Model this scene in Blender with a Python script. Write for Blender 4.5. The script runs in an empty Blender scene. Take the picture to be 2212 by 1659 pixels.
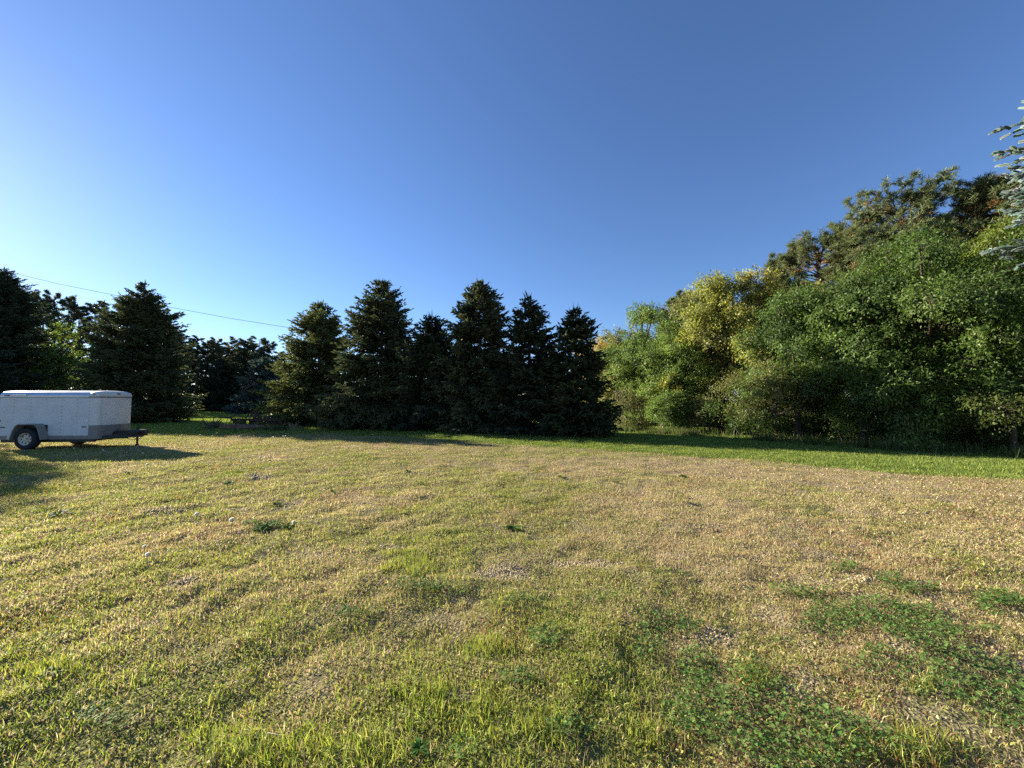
import bpy, math
import numpy as np
from mathutils import Matrix, Vector

# ---------------------------------------------------------------- camera, sky, sun
SC = bpy.context.scene
F, CX, CY = 819.0, 1106.0, 829.5          # focal length and centre in units of a 2212 px wide frame
CAMH, PITCH = 1.57, math.radians(2.55)
CP, SP = math.cos(PITCH), math.sin(PITCH)
cam_d = bpy.data.cameras.new("camera")
cam = bpy.data.objects.new("camera", cam_d)
SC.collection.objects.link(cam)
cam.location = (0, 0, CAMH)
cam.rotation_euler = (math.pi / 2 + PITCH, 0, 0)
cam_d.sensor_width = 36.0
cam_d.lens = 36.0 * F / 2212.0
cam_d.clip_start = 0.05
cam_d.clip_end = 3000.0
SC.camera = cam

SUN_TO = Vector((-5.6, 2.97, 2.15)).normalized()
SUN_EL = math.asin(SUN_TO.z)
SUN_AZ = math.atan2(SUN_TO.x, SUN_TO.y)
world = bpy.data.worlds.new("World")
SC.world = world
world.use_nodes = True
wn, wl = world.node_tree.nodes, world.node_tree.links
wn.clear()
sky = wn.new("ShaderNodeTexSky")
sky.sky_type = 'NISHITA'
sky.sun_disc = False
sky.sun_elevation = SUN_EL
sky.sun_rotation = SUN_AZ
sky.altitude = 0.0
sky.air_density = 1.0
sky.dust_density = 0.1
sky.ozone_density = 6.0
bg = wn.new("ShaderNodeBackground")
bg.inputs[1].default_value = 0.064
wo = wn.new("ShaderNodeOutputWorld")
tint = wn.new("ShaderNodeMixRGB"); tint.blend_type = 'MULTIPLY'; tint.inputs[0].default_value = 1.0
tint.inputs[2].default_value = (1.04, 0.95, 0.985, 1)      # slightly less cyan air
wl.new(sky.outputs[0], tint.inputs[1])
wl.new(tint.outputs[0], bg.inputs[0])
wl.new(bg.outputs[0], wo.inputs[0])

sun_d = bpy.data.lights.new("sun", 'SUN')
sun_d.energy = 5.0
sun_d.angle = math.radians(0.55)
sun_d.color = (1.0, 0.90, 0.74)
sun = bpy.data.objects.new("sun", sun_d)
SC.collection.objects.link(sun)
sun.rotation_euler = (-SUN_TO).to_track_quat('-Z', 'Y').to_euler()
sun.location = (-30, 15, 30)

SC.view_settings.view_transform = 'Standard'
SC.view_settings.look = 'None'
SC.view_settings.exposure = 1.65
SC.view_settings.gamma = 1.0
cy = SC.cycles
cy.max_bounces = 6
cy.diffuse_bounces = 3
cy.glossy_bounces = 2
cy.transmission_bounces = 4
cy.transparent_max_bounces = 4
cy.sample_clamp_indirect = 4.0
cy.use_denoising = False
cy.denoiser = 'OPENIMAGEDENOISE'
cy.use_adaptive_sampling = False

# ---------------------------------------------------------------- geometry of the view (measured from the photograph)
def ray(px, py):
    u, v = (px - CX) / F, (CY - py) / F
    return np.array([u, CP - v * SP, SP + v * CP])
def at_depth(px, py, d):
    r = ray(px, py)
    return np.array([r[0], r[1], r[2]]) * (d / r[1]) + np.array([0, 0, CAMH])
def on_ground(px, py):
    r = ray(px, py)
    k = -CAMH / r[2]
    return np.array([r[0] * k, r[1] * k, 0.0])
def project(x, y, z=0.0):
    y = np.maximum(y, 0.6)
    dz = z - CAMH
    w = y * CP + dz * SP
    w = np.maximum(w, 0.3)
    v = (-y * SP + dz * CP) / w
    return CX + F * x / w, CY - F * v

# ---------------------------------------------------------------- noise
def _hash(ix, iy, seed):
    n = (ix.astype(np.int64) * 374761393 + iy.astype(np.int64) * 668265263 + seed * 974634777) & 0xffffffff
    n = ((n ^ (n >> 13)) * 1274126177) & 0xffffffff
    n = (n ^ (n >> 16)) & 0xffff
    return n / 65535.0
def vnoise(x, y, seed=0):
    ix, iy = np.floor(x), np.floor(y)
    fx, fy = x - ix, y - iy
    fx, fy = fx * fx * (3 - 2 * fx), fy * fy * (3 - 2 * fy)
    a, b = _hash(ix, iy, seed), _hash(ix + 1, iy, seed)
    c, d = _hash(ix, iy + 1, seed), _hash(ix + 1, iy + 1, seed)
    return (a * (1 - fx) + b * fx) * (1 - fy) + (c * (1 - fx) + d * fx) * fy
def fbm(x, y, scale, seed=0, octs=3):
    s, amp, tot = 0.0, 1.0, 0.0
    for k in range(octs):
        s = s + amp * vnoise(x / scale * 2 ** k + 17.3 * k, y / scale * 2 ** k - 9.1 * k, seed + k)
        tot += amp
        amp *= 0.5
    return s / tot
def sstep(t):
    t = np.clip(t, 0, 1)
    return t * t * (3 - 2 * t)

# ---------------------------------------------------------------- object helpers
COL = SC.collection
def mesh_np(name, verts, faces, mats, col=None, smooth=False):
    """faces: list of int arrays (n,k); verts (N,3); col (N,3) point colours"""
    me = bpy.data.meshes.new(name)
    verts = np.asarray(verts, dtype=np.float32)
    me.vertices.add(len(verts))
    me.vertices.foreach_set("co", verts.ravel())
    loops = np.concatenate([f.ravel() for f in faces]).astype(np.int32)
    tot = np.concatenate([np.full(len(f), f.shape[1]) for f in faces]).astype(np.int32)
    start = np.concatenate([[0], np.cumsum(tot)[:-1]]).astype(np.int32)
    me.loops.add(len(loops))
    me.loops.foreach_set("vertex_index", loops)
    me.polygons.add(len(tot))
    me.polygons.foreach_set("loop_start", start)
    me.polygons.foreach_set("loop_total", tot)
    if smooth:
        me.polygons.foreach_set("use_smooth", np.ones(len(tot), dtype=bool))
    if col is not None:
        a = me.attributes.new("tint", 'FLOAT_COLOR', 'POINT')
        c = np.ones((len(verts), 4), dtype=np.float32)
        c[:, :3] = col
        a.data.foreach_set("color", c.ravel())
    for m in (mats if isinstance(mats, (list, tuple)) else [mats]):
        me.materials.append(m)
    me.update(calc_edges=True)
    return me
def link(name, me, parent=None, loc=None):
    o = bpy.data.objects.new(name, me)
    COL.objects.link(o)
    if parent is not None:
        o.parent = parent
    if loc is not None:
        o.location = loc
    return o
def tag(o, label=None, cat=None, group=None, kind=None):
    if label: o["label"] = label
    if cat: o["category"] = cat
    if group: o["group"] = group
    if kind: o["kind"] = kind
    return o
def thing(name, label, cat, loc=(0, 0, 0), rz=0.0, group=None):
    o = bpy.data.objects.new(name, None)
    COL.objects.link(o)
    o.location = loc
    o.rotation_euler = (0, 0, rz)
    o.empty_display_size = 0.2
    return tag(o, label, cat, group)
def copy_thing(root, loc, rz, scale, label, group=None):
    r = root.copy()
    COL.objects.link(r)
    r.location, r.rotation_euler, r.scale = loc, (0, 0, rz), scale
    r["label"] = label
    if group: r["group"] = group
    for ch in list(root.children):
        c = ch.copy()
        COL.objects.link(c)
        c.parent = r
        for g in ch.children:
            d = g.copy()
            COL.objects.link(d)
            d.parent = c
    return r

class MB:
    """collects simple shapes into one mesh"""
    def __init__(s): s.v, s.f = [], []
    def add(s, vs, fs):
        b = len(s.v)
        s.v += [tuple(map(float, p)) for p in vs]
        s.f += [tuple(b + i for i in f) for f in fs]
    def box(s, lo, hi, bev=0.0):
        x0, y0, z0 = lo; x1, y1, z1 = hi
        if bev <= 0:
            vs = [(x, y, z) for z in (z0, z1) for x, y in ((x0, y0), (x1, y0), (x1, y1), (x0, y1))]
            s.add(vs, [(3, 2, 1, 0), (4, 5, 6, 7), (0, 1, 5, 4), (1, 2, 6, 5), (2, 3, 7, 6), (3, 0, 4, 7)])
        else:
            b = bev
            prof = [(x0 + b, y0), (x1 - b, y0), (x1, y0 + b), (x1, y1 - b), (x1 - b, y1), (x0 + b, y1), (x0, y1 - b), (x0, y0 + b)]
            inn = [(min(max(x, x0 + b), x1 - b), min(max(y, y0 + b), y1 - b)) for x, y in prof]
            rings = [[(x, y, z0) for x, y in inn], [(x, y, z0 + b) for x, y in prof], [(x, y, z1 - b) for x, y in prof], [(x, y, z1) for x, y in inn]]
            s.rings(rings, cap=True)
    def rings(s, rings, cap=True, closed=True):
        n = len(rings[0]); b = len(s.v)
        for r in rings: s.v += [tuple(map(float, p)) for p in r]
        for k in range(len(rings) - 1):
            for i in range(n if closed else n - 1):
                j = (i + 1) % n
                s.f.append((b + k * n + i, b + k * n + j, b + (k + 1) * n + j, b + (k + 1) * n + i))
        if cap:
            s.f.append(tuple(b + i for i in range(n))[::-1])
            s.f.append(tuple(b + (len(rings) - 1) * n + i for i in range(n)))
    def tube(s, pts, radii, n=8, cap=True):
        pts = [Vector(p) for p in pts]
        if not hasattr(radii, '__len__'): radii = [radii] * len(pts)
        rings = []
        ref = Vector((0.3, 0.7, 0.64))
        for i, p in enumerate(pts):
            t = (pts[min(i + 1, len(pts) - 1)] - pts[max(i - 1, 0)]).normalized()
            if abs(t.dot(ref)) > 0.95: ref = Vector((1, 0, 0))
            u = t.cross(ref).normalized(); w = t.cross(u)
            rings.append([p + (u * math.cos(a) + w * math.sin(a)) * radii[i] for a in [2 * math.pi * k / n for k in range(n)]])
        s.rings(rings, cap)
    def prism(s, outline, axis, a, b):
        """outline of 2-D points, swept along axis ('x','y','z') from a to b"""
        def P(p, t):
            return {'x': (t, p[0], p[1]), 'y': (p[0], t, p[1]), 'z': (p[0], p[1], t)}[axis]
        s.rings([[P(p, a) for p in outline], [P(p, b) for p in outline]], cap=True)
    def lathe(s, prof, c, axis='y', n=32):
        """prof: list of (radius, t) revolved about axis through c"""
        rings = []
        for r, t in prof:
            ring = []
            for k in range(n):
                a = 2 * math.pi * k / n
                if axis == 'y': ring.append((c[0] + r * math.cos(a), c[1] + t, c[2] + r * math.sin(a)))
                else: ring.append((c[0] + r * math.cos(a), c[1] + r * math.sin(a), c[2] + t))
            rings.append(ring)
        s.rings(rings, cap=False)
    def build(s, name, mat, parent=None, loc=None, smooth=False):
        me = bpy.data.meshes.new(name)
        me.from_pydata(s.v, [], s.f)
        me.materials.append(mat)
        if smooth:
            for p in me.polygons: p.use_smooth = True
        me.validate()
        me.update()
        return link(name, me, parent, loc)

# ---------------------------------------------------------------- materials
def new_mat(name):
    m = bpy.data.materials.new(name)
    m.use_nodes = True
    n, l = m.node_tree.nodes, m.node_tree.links
    n.clear()
    return m, n, l
def foliage_mat(name, trans=0.3, rough=0.5, spec=0.3, tgain=1.15):
    m, n, l = new_mat(name)
    at = n.new("ShaderNodeAttribute"); at.attribute_name = "tint"
    pb = n.new("ShaderNodeBsdfPrincipled")
    pb.inputs["Roughness"].default_value = rough
    pb.inputs["Specular IOR Level"].default_value = spec
    tr = n.new("ShaderNodeBsdfTranslucent")
    mx = n.new("ShaderNodeMixShader"); mx.inputs[0].default_value = trans
    hs = n.new("ShaderNodeHueSaturation"); hs.inputs["Saturation"].default_value = 1.1; hs.inputs["Value"].default_value = tgain
    out = n.new("ShaderNodeOutputMaterial")
    l.new(at.outputs["Color"], pb.inputs["Base Color"])
    l.new(at.outputs["Color"], hs.inputs["Color"])
    l.new(hs.outputs[0], tr.inputs["Color"])
    l.new(pb.outputs[0], mx.inputs[1]); l.new(tr.outputs[0], mx.inputs[2])
    l.new(mx.outputs[0], out.inputs[0])
    return m
def solid_mat(name, col, rough=0.6, metal=0.0, spec=0.5, var=0.25, scale=6.0, bump=0.0, col2=None, thresh=None):
    """base colour broken up by object-space noise (wear, rust, dirt)"""
    m, n, l = new_mat(name)
    tc = n.new("ShaderNodeTexCoord")
    nz = n.new("ShaderNodeTexNoise"); nz.inputs["Scale"].default_value = scale; nz.inputs["Detail"].default_value = 6
    rp = n.new("ShaderNodeValToRGB")
    c2 = col2 if col2 else tuple(max(0, c * (1 - var)) for c in col)
    lo, hi = thresh if thresh else (0.3, 0.7)
    rp.color_ramp.elements[0].position, rp.color_ramp.elements[1].position = lo, hi
    rp.color_ramp.elements[0].color = (*c2, 1); rp.color_ramp.elements[1].color = (*col, 1)
    pb = n.new("ShaderNodeBsdfPrincipled")
    pb.inputs["Roughness"].default_value = rough; pb.inputs["Metallic"].default_value = metal
    pb.inputs["Specular IOR Level"].default_value = spec
    out = n.new("ShaderNodeOutputMaterial")
    l.new(tc.outputs["Object"], nz.inputs["Vector"]); l.new(nz.outputs["Fac"], rp.inputs[0])
    l.new(rp.outputs[0], pb.inputs["Base Color"]); l.new(pb.outputs[0], out.inputs[0])
    if bump > 0:
        bp = n.new("ShaderNodeBump"); bp.inputs["Strength"].default_value = bump; bp.inputs["Distance"].default_value = 0.02
        l.new(nz.outputs["Fac"], bp.inputs["Height"]); l.new(bp.outputs[0], pb.inputs["Normal"])
    return m

M_NEEDLE = foliage_mat("conifer_needles", trans=0.3, rough=0.55, spec=0.25)
M_LEAF = foliage_mat("broad_leaves", trans=0.45, rough=0.5, spec=0.3)
M_GRASS = foliage_mat("grass_blades", trans=0.42, rough=0.5, spec=0.25, tgain=1.25)
M_CLOVER = foliage_mat("clover_leaves", trans=0.35, rough=0.65, spec=0.12)
M_BARK = solid_mat("grey_bark", (0.12, 0.095, 0.075), 0.9, spec=0.2, var=0.6, scale=9, bump=0.8)
M_PINEBARK = solid_mat("reddish_pine_bark", (0.17, 0.10, 0.065), 0.9, spec=0.2, var=0.6, scale=9, bump=0.8)

def ground_mat():
    m, n, l = new_mat("field_soil")
    at = n.new("ShaderNodeAttribute"); at.attribute_name = "tint"
    tc = n.new("ShaderNodeTexCoord")
    nz = n.new("ShaderNodeTexNoise"); nz.inputs["Scale"].default_value = 22; nz.inputs["Detail"].default_value = 8; nz.inputs["Roughness"].default_value = 0.7
    vo = n.new("ShaderNodeTexVoronoi"); vo.inputs["Scale"].default_value = 55
    mr = n.new("ShaderNodeMapRange"); mr.inputs[1].default_value = 0.3; mr.inputs[2].default_value = 0.7; mr.inputs[3].default_value = 0.45; mr.inputs[4].default_value = 1.35
    mul = n.new("ShaderNodeVectorMath"); mul.operation = 'MULTIPLY'
    pb = n.new("ShaderNodeBsdfPrincipled"); pb.inputs["Roughness"].default_value = 0.95; pb.inputs["Specular IOR Level"].default_value = 0.0
    bp = n.new("ShaderNodeBump"); bp.inputs["Strength"].default_value = 0.7; bp.inputs["Distance"].default_value = 0.02
    ad = n.new("ShaderNodeMath"); ad.operation = 'ADD'
    out = n.new("ShaderNodeOutputMaterial")
    l.new(tc.outputs["Object"], nz.inputs["Vector"]); l.new(tc.outputs["Object"], vo.inputs["Vector"])
    l.new(nz.outputs["Fac"], mr.inputs[0]); l.new(at.outputs["Color"], mul.inputs[0]); l.new(mr.outputs[0], mul.inputs[1])
    l.new(mul.outputs[0], pb.inputs["Base Color"])
    l.new(nz.outputs["Fac"], ad.inputs[0]); l.new(vo.outputs["Distance"], ad.inputs[1])
    l.new(ad.outputs[0], bp.inputs["Height"]); l.new(bp.outputs[0], pb.inputs["Normal"])
    l.new(pb.outputs[0], out.inputs[0])
    return m
M_GROUND = ground_mat()

# ---------------------------------------------------------------- what grows where (a map of the field)
CLOVER = [(1770, 1280, 150, 14), (1840, 1335, 120, 45), (1995, 1375, 110, 46), (1950, 1440, 110, 40), (2080, 1490, 130, 55), (2200, 1555, 110, 45),
          (1675, 1382, 55, 18), (1515, 1450, 38, 42), (1600, 1560, 170, 70), (1750, 1610, 190, 60), (1470, 1348, 48, 18), (2136, 1369, 38, 15),
          (1825, 1228, 45, 8), (1922, 1252, 30, 6), (940, 1278, 100, 10), (1390, 1405, 34, 62), (1195, 1382, 48, 38), (1120, 1305, 60, 12),
          (1010, 1640, 70, 25), (1300, 1300, 60, 14), (1440, 1240, 70, 12), (2150, 1300, 60, 16), (600, 1140, 55, 7), (760, 1330, 60, 9),
          (250, 1560, 90, 22), (1620, 1450, 50, 24), (1240, 1590, 70, 18), (1150, 1480, 50, 12)]
GRAVEL = [(1750, 1488, 72, 40), (1955, 1405, 55, 26), (1560, 1365, 64, 30), (1830, 1255, 76, 12), (1308, 1436, 36, 20), (361, 1110, 42, 10),
          (512, 1102, 32, 8), (620, 1097, 40, 15), (560, 1027, 24, 4), (400, 1262, 26, 9), (1100, 1240, 60, 10), (1650, 1330, 50, 14),
          (1300, 1215, 90, 8), (1000, 1500, 30, 10), (2040, 1560, 50, 14), (850, 1180, 60, 8)]
TUFT = [(900, 1212, 62, 26), (880, 1500, 90, 22), (1010, 1560, 120, 60), (700, 1640, 150, 40), (1150, 1570, 90, 50), (1390, 1600, 60, 50),
        (1640, 1465, 45, 28), (120, 1455, 80, 18), (560, 1350, 40, 10), (480, 1600, 90, 40), (1960, 1620, 120, 40), (1270, 1500, 60, 30), (1060, 1400, 60, 22), (2000, 1500, 40, 30)]
LAWN_LINE = np.array([(-900, 957), (0, 948), (300, 940), (640, 936), (1000, 951), (1400, 981), (1700, 1003), (2212, 1036), (2700, 1072), (3600, 1150)], dtype=float)
def blobs(px, py, lst, wob):
    m = np.zeros_like(px)
    for cx, cy_, rx, ry in lst:
        q = ((px - cx) / rx) ** 2 + ((py - cy_) / ry) ** 2
        m = np.maximum(m, sstep((1.35 - np.sqrt(q) + wob) / 0.6))
    return m
def field(x, y):
    px, py = project(x, y)
    n1 = fbm(x, y, 0.55, 3); n2 = fbm(x, y, 2.2, 11); n3 = fbm(x, y, 0.16, 23, 2)
    wob = (n1 - 0.5) * 2.3 + (n3 - 0.5) * 1.1
    clover = blobs(px, py, CLOVER, wob - 0.05)
    gravel = blobs(px, py, GRAVEL, wob - 0.15) * (1 - clover)
    tuft = blobs(px, py, TUFT, wob)
    bl = np.interp(px, LAWN_LINE[:, 0], LAWN_LINE[:, 1])
    lawn = sstep((bl - py + (n2 - 0.5) * 16) / 7 + 0.5)
    tan = 0.58 + 0.36 * sstep((px - 950) / 900) - 0.24 * sstep((700 - px) / 700) * (1 - sstep((1030 - py) / 80)) \
        - 0.24 * sstep((py - 1320) / 260) - 0.10 * sstep((1500 - px) / 900) * sstep((py - 1150) / 200)
    tan = tan + (n1 - 0.5) * 1.0 + (n2 - 0.5) * 0.9
    tan = np.clip(tan, 0.03, 0.97) * (1 - 0.9 * lawn) * (1 - 0.75 * tuft)
    red = sstep((fbm(x, y, 0.9, 41) - 0.56) / 0.12) * (1 - lawn)
    return dict(px=px, py=py, clover=clover, gravel=gravel, tuft=tuft, lawn=lawn, tan=tan, red=red)
def bump_h(x, y):
    d = np.hypot(x, y)
    k = 1.0 - 0.6 * sstep((d - 8) / 12)
    h = (fbm(x, y, 0.42, 77, 3) - 0.5) * 0.085 + (fbm(x, y, 0.14, 78, 2) - 0.5) * 0.03 + (fbm(x, y, 1.9, 91, 2) - 0.5) * 0.03
    return h * k

# ---------------------------------------------------------------- ground sheet (one surface out to the horizon)
def build_ground():
    ys = [-14.0]
    while ys[-1] < 900:
        y = ys[-1]
        st = 0.07 if 0.8 < y < 6 else (0.13 if 6 <= y < 12 else (0.3 if 12 <= y < 30 else (0.6 if y <= 0.8 else (4 if y < 120 else 60))))
        ys.append(y + st)
    xs = [0.0]
    while xs[-1] < 900:
        x = xs[-1]
        xs.append(x + (0.08 if x < 8 else (0.16 if x < 14 else (0.4 if x < 30 else (4 if x < 120 else 60)))))
    xs = np.array(xs); xs = np.concatenate([-xs[:0:-1], xs]); ys = np.array(ys)
    X, Y = np.meshgrid(xs, ys)
    x, y = X.ravel(), Y.ravel()
    Fd = field(x, y)
    z = bump_h(x, y)
    soil = np.array([0.24, 0.19, 0.12]); straw = np.array([0.38, 0.30, 0.18]); green = np.array([0.14, 0.15, 0.055])
    lawnc = np.array([0.075, 0.115, 0.03]); grav = np.array([0.33, 0.265, 0.165]); dark = np.array([0.13, 0.115, 0.06])
    t = Fd['tan'][:, None]
    c = green * (1 - t) + (0.45 * soil + 0.55 * straw) * t
    c = c * (1 - Fd['lawn'][:, None]) + lawnc * Fd['lawn'][:, None]
    c = c * (1 - Fd['gravel'][:, None]) + grav * Fd['gravel'][:, None]
    c = c * (1 - Fd['clover'][:, None] * 0.8) + dark * Fd['clover'][:, None] * 0.8
    ny, nx = len(ys), len(xs)
    i = np.arange(ny - 1)[:, None] * nx + np.arange(nx - 1)[None, :]
    i = i.ravel()
    me = mesh_np("ground", np.stack([x, y, z], 1), [np.stack([i, i + 1, i + nx + 1, i + nx], 1)], M_GROUND, c, smooth=True)
    tag(link("ground", me), kind='structure')
build_ground()

# ---------------------------------------------------------------- conifers
def unit(v):
    return v / np.maximum(np.linalg.norm(v, axis=1, keepdims=True), 1e-9)
def crossed(p, d, ln, w, rng, n=2, blunt=False):
    """n crossed tapering blades from p along d: verts, quads"""
    m = len(p)
    ref = unit(rng.normal(size=(m, 3)))
    u = unit(np.cross(d, ref)); v = np.cross(d, u)
    V, Q = [], []
    for k in range(n):
        a = math.pi * k / n
        s = u * math.cos(a) + v * math.sin(a)
        e = p + d * ln[:, None]
        mid = p + d * (ln * 0.35)[:, None]
        hw = (w * 0.5)[:, None]
        if blunt:
            a1, a2 = p + d * (ln * 0.15)[:, None], p + d * (ln * 0.86)[:, None]
            V.append(np.stack([p, a1 + s * hw, a2 + s * hw * .85, e, a2 - s * hw * .85, a1 - s * hw], 1).reshape(-1, 3))
            Q.append(np.arange(m * 6).reshape(-1, 6) + k * m * 6)
            continue
        vs = np.stack([p, mid + s * hw, e, mid - s * hw], 1)
        V.append(vs.reshape(-1, 3))
        Q.append(np.arange(m * 4).reshape(-1, 4) + k * m * 4)
    return np.concatenate(V), np.concatenate(Q)
def spruce_mesh(H, R, seed, expo=0.7, base=0.03, dens=1.0, el=0.22, ew=0.075, droop=0.25, col=(0.05, 0.075, 0.04), blunt=0, top_spikes=30):
    rng = np.random.default_rng(seed)
    nb = int(H * 40 * dens)
    t = base + (0.985 - base) * rng.random(nb) ** 1.05
    az = rng.random(nb) * 2 * math.pi
    prof = np.interp(1 - t, [0, .05, .15, .31, .5, .75, .92, 1], [.015, .13, .34, .58, .80, 1.0, 1.06, .96]) ** (expo / 0.66)
    sect = 0.84 + 0.36 * vnoise(az * 1.9 + 5, t * H * 1.1 + 3, seed)
    L = R * prof * sect * rng.uniform(0.78, 1.05, nb) + 0.05 + 0.05 * (t < .8)
    L = L * np.where(rng.random(nb) < 0.04, 1.13, 1.0)
    z0 = t * H
    a = -0.28 + 0.85 * t ** 1.4 - droop * (1 - t) + rng.normal(0, 0.09, nb)
    b = 0.22 * (1 - t) + 0.1
    hd = np.stack([np.cos(az), np.sin(az), np.zeros(nb)], 1)
    sd = np.stack([-np.sin(az), np.cos(az), np.zeros(nb)], 1)
    nt = np.maximum(4, (L / 0.085).astype(int) * 2)
    B = np.repeat(np.arange(nb), nt)
    s = 1 - rng.random(len(B)) ** 0.75 * 0.88
    side = np.where(rng.random(len(B)) < 0.5, -1.0, 1.0)
    LB = L[B]
    P = hd[B] * (s * LB)[:, None]
    P[:, 2] += z0[B] + LB * (a[B] * s + b[B] * s * s)
    P += sd[B] * (rng.normal(0, 0.025, len(B)) * LB)[:, None]
    slope = a[B] + 2 * b[B] * s
    ang = rng.uniform(0.55, 1.1, len(B)) * side
    ang = np.where(s > 0.93, ang * 0.35, ang)
    tl = np.clip(0.13 + 0.42 * LB * (1.04 - s), 0.12, 0.8) * rng.uniform(0.6, 1.1, len(B))
    D = hd[B] * np.cos(ang)[:, None] + sd[B] * np.sin(ang)[:, None]
    hang = np.where(rng.random(len(B)) < 0.30, rng.uniform(0.3, 1.1, len(B)), 0.0) * (1 - t[B]) * (droop * 3)
    D[:, 2] = slope * np.cos(ang) - 0.12 - hang + rng.normal(0, 0.18, len(B))
    D = unit(D)
    ne = np.maximum(1, np.ceil(tl / (el * 0.72)).astype(int))
    E = np.repeat(np.arange(len(B)), ne)
    first = np.concatenate([[0], np.cumsum(ne)[:-1]])
    k = np.arange(len(E)) - first[E]
    f = k / ne[E]
    p = P[E] + D[E] * (f * tl[E])[:, None]
    p[:, 2] -= 0.12 * (f * tl[E]) ** 2
    d = unit(D[E] + rng.normal(0, 0.28, (len(E), 3)))
    ln = el * rng.uniform(0.8, 1.25, len(E)) * (1 - .35 * sstep((t[B][E] - .8) / .18))
    w = ew * rng.uniform(0.8, 1.2, len(E))
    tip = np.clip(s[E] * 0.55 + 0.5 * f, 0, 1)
    # upright leader shoots near the top and at branch ends
    ns = top_spikes
    ts = 1 - rng.random(ns) ** 1.5 * 0.22
    azs = rng.random(ns) * 6.283
    rs = R * np.interp(1 - ts, [0, .05, .15, .31], [.015, .13, .34, .58]) * 0.85
    ps = np.stack([np.cos(azs) * rs, np.sin(azs) * rs, ts * H - 0.15], 1)
    ds = unit(np.stack([np.cos(azs) * 0.3, np.sin(azs) * 0.3, np.ones(ns)], 1) + rng.normal(0, 0.12, (ns, 3)))
    ls = rng.uniform(0.3, 0.6, ns)
    ps[0], ds[0], ls[0] = (0, 0, H - 0.6), (0.03, 0.02, 1), 0.62
    p = np.concatenate([p, ps]); d = np.concatenate([d, ds]); ln = np.concatenate([ln, ls]); w = np.concatenate([w, np.full(ns, ew * 0.8)]); tip = np.concatenate([tip, np.ones(ns)])
    keep = p[:, 2] > 0.06
    p, d, ln, w, tip = p[keep], d[keep], ln[keep], w[keep], tip[keep]
    V, Q = crossed(p, d, ln, w, rng, blunt or 2, blunt > 0)
    c = np.array(col)[None] * (0.5 + 1.15 * tip ** 1.6 + rng.normal(0, 0.15, len(p)))[:, None]  # sky-lit tips and shaded inner boughs painted into the needle colour
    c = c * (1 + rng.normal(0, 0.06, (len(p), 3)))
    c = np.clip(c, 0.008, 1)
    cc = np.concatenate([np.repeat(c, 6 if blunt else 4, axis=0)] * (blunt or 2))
    return V, Q, cc, (z0, az, L, a, b)
def spruce_trunk(H, R, br, name, r0=None, limbs=90, mat=None):
    mb = MB()
    r0 = r0 or (0.018 * H + 0.03)
    mb.tube([(0, 0, -0.05), (0, 0, 0.25 * H), (0.02, 0.01, 0.6 * H), (0, 0, 0.97 * H)], [r0 * 1.15, r0 * 0.85, r0 * 0.45, 0.015], 9)
    z0, az, L, a, b = br
    for i in range(0, len(z0), max(1, len(z0) // limbs)):
        pts = []
        for s in (0, 0.35, 0.75):
            pts.append((math.cos(az[i]) * s * L[i], math.sin(az[i]) * s * L[i], max(0.04, z0[i] + L[i] * (a[i] * s + b[i] * s * s))))
        mb.tube(pts, [0.022 * L[i] ** 0.5 + 0.008, 0.012 * L[i] ** 0.5 + 0.006, 0.006], 5)
    return mb
def spruce(label, xt, yt, d, rpx, seed, group, **kw):
    top = at_depth(xt, yt, d)
    H = top[2]; R = kw.pop('wide', 1.22) * rpx / F * d
    root = thing("spruce_tree", label, "tree", (top[0], d, 0), 0, group)
    bark = kw.pop('bark', M_BARK)
    V, Q, c, br = spruce_mesh(H, R, seed, **kw)
    spruce_trunk(H, R, br, "trunk").build("trunk", bark, root)
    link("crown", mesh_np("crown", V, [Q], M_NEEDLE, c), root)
    return root

G_ROW = "spruces standing in one row across the lawn"
DK = (0.053, 0.07, 0.037)
spruce("spruce with the longest low branches, beside the old grader frame", 692, 655, 25.6, 101, 1, G_ROW, wide=1.06, expo=0.64, col=(0.125, 0.145, 0.052), droop=0.3)
spruce("tall shaggy spruce second from the old grader frame", 826, 604, 22.6, 100, 2, G_ROW, wide=1.14, expo=0.66, col=(0.082, 0.10, 0.045), droop=0.42)
spruce("short spruce squeezed between two much taller spruces of the row", 934, 681, 20.9, 82, 3, G_ROW, wide=1.12, expo=0.6, col=DK, droop=0.3)
spruce("tallest dome topped spruce at the middle of the row, bird on its tip", 1036, 613, 19.9, 92, 4, G_ROW, wide=1.08, expo=0.5, col=(0.085, 0.10, 0.046), droop=0.4)
spruce("slim pointed spruce, second from the woods end of the row", 1142, 642, 18.6, 82, 5, G_ROW, wide=1.16, expo=0.68, col=DK, droop=0.25)
spruce("open branched spruce at the end of the row nearest the broadleaf woods", 1243, 667, 17.3, 92, 6, G_ROW, wide=0.98, expo=0.7, col=(0.056, 0.074, 0.034), droop=0.2, dens=0.85)
G_L = "spruces beyond the cargo trailer"
spruce("wide dark spruce cut by the picture edge behind the trailer rear", 4, 578, 38, 104, 7, G_L, expo=0.6, col=DK, wide=1.05)
spruce("big dark spruce just behind the trailer tongue", 312, 610, 27.4, 106, 8, G_L, wide=0.96, expo=0.66, col=(0.08, 0.096, 0.042), droop=0.15)
spruce("small dense spruce standing alone on the shaded lawn far behind the grader", 484, 783, 57, 40, 9, G_L, expo=0.7, col=DK, dens=0.8, el=0.3, ew=0.12)
spruce("blue tinged spruce half hidden behind the first spruce of the row", 573, 772, 48, 48, 10, G_L, expo=0.7, col=(0.10, 0.14, 0.11), dens=0.8, el=0.3, ew=0.11)
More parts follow.
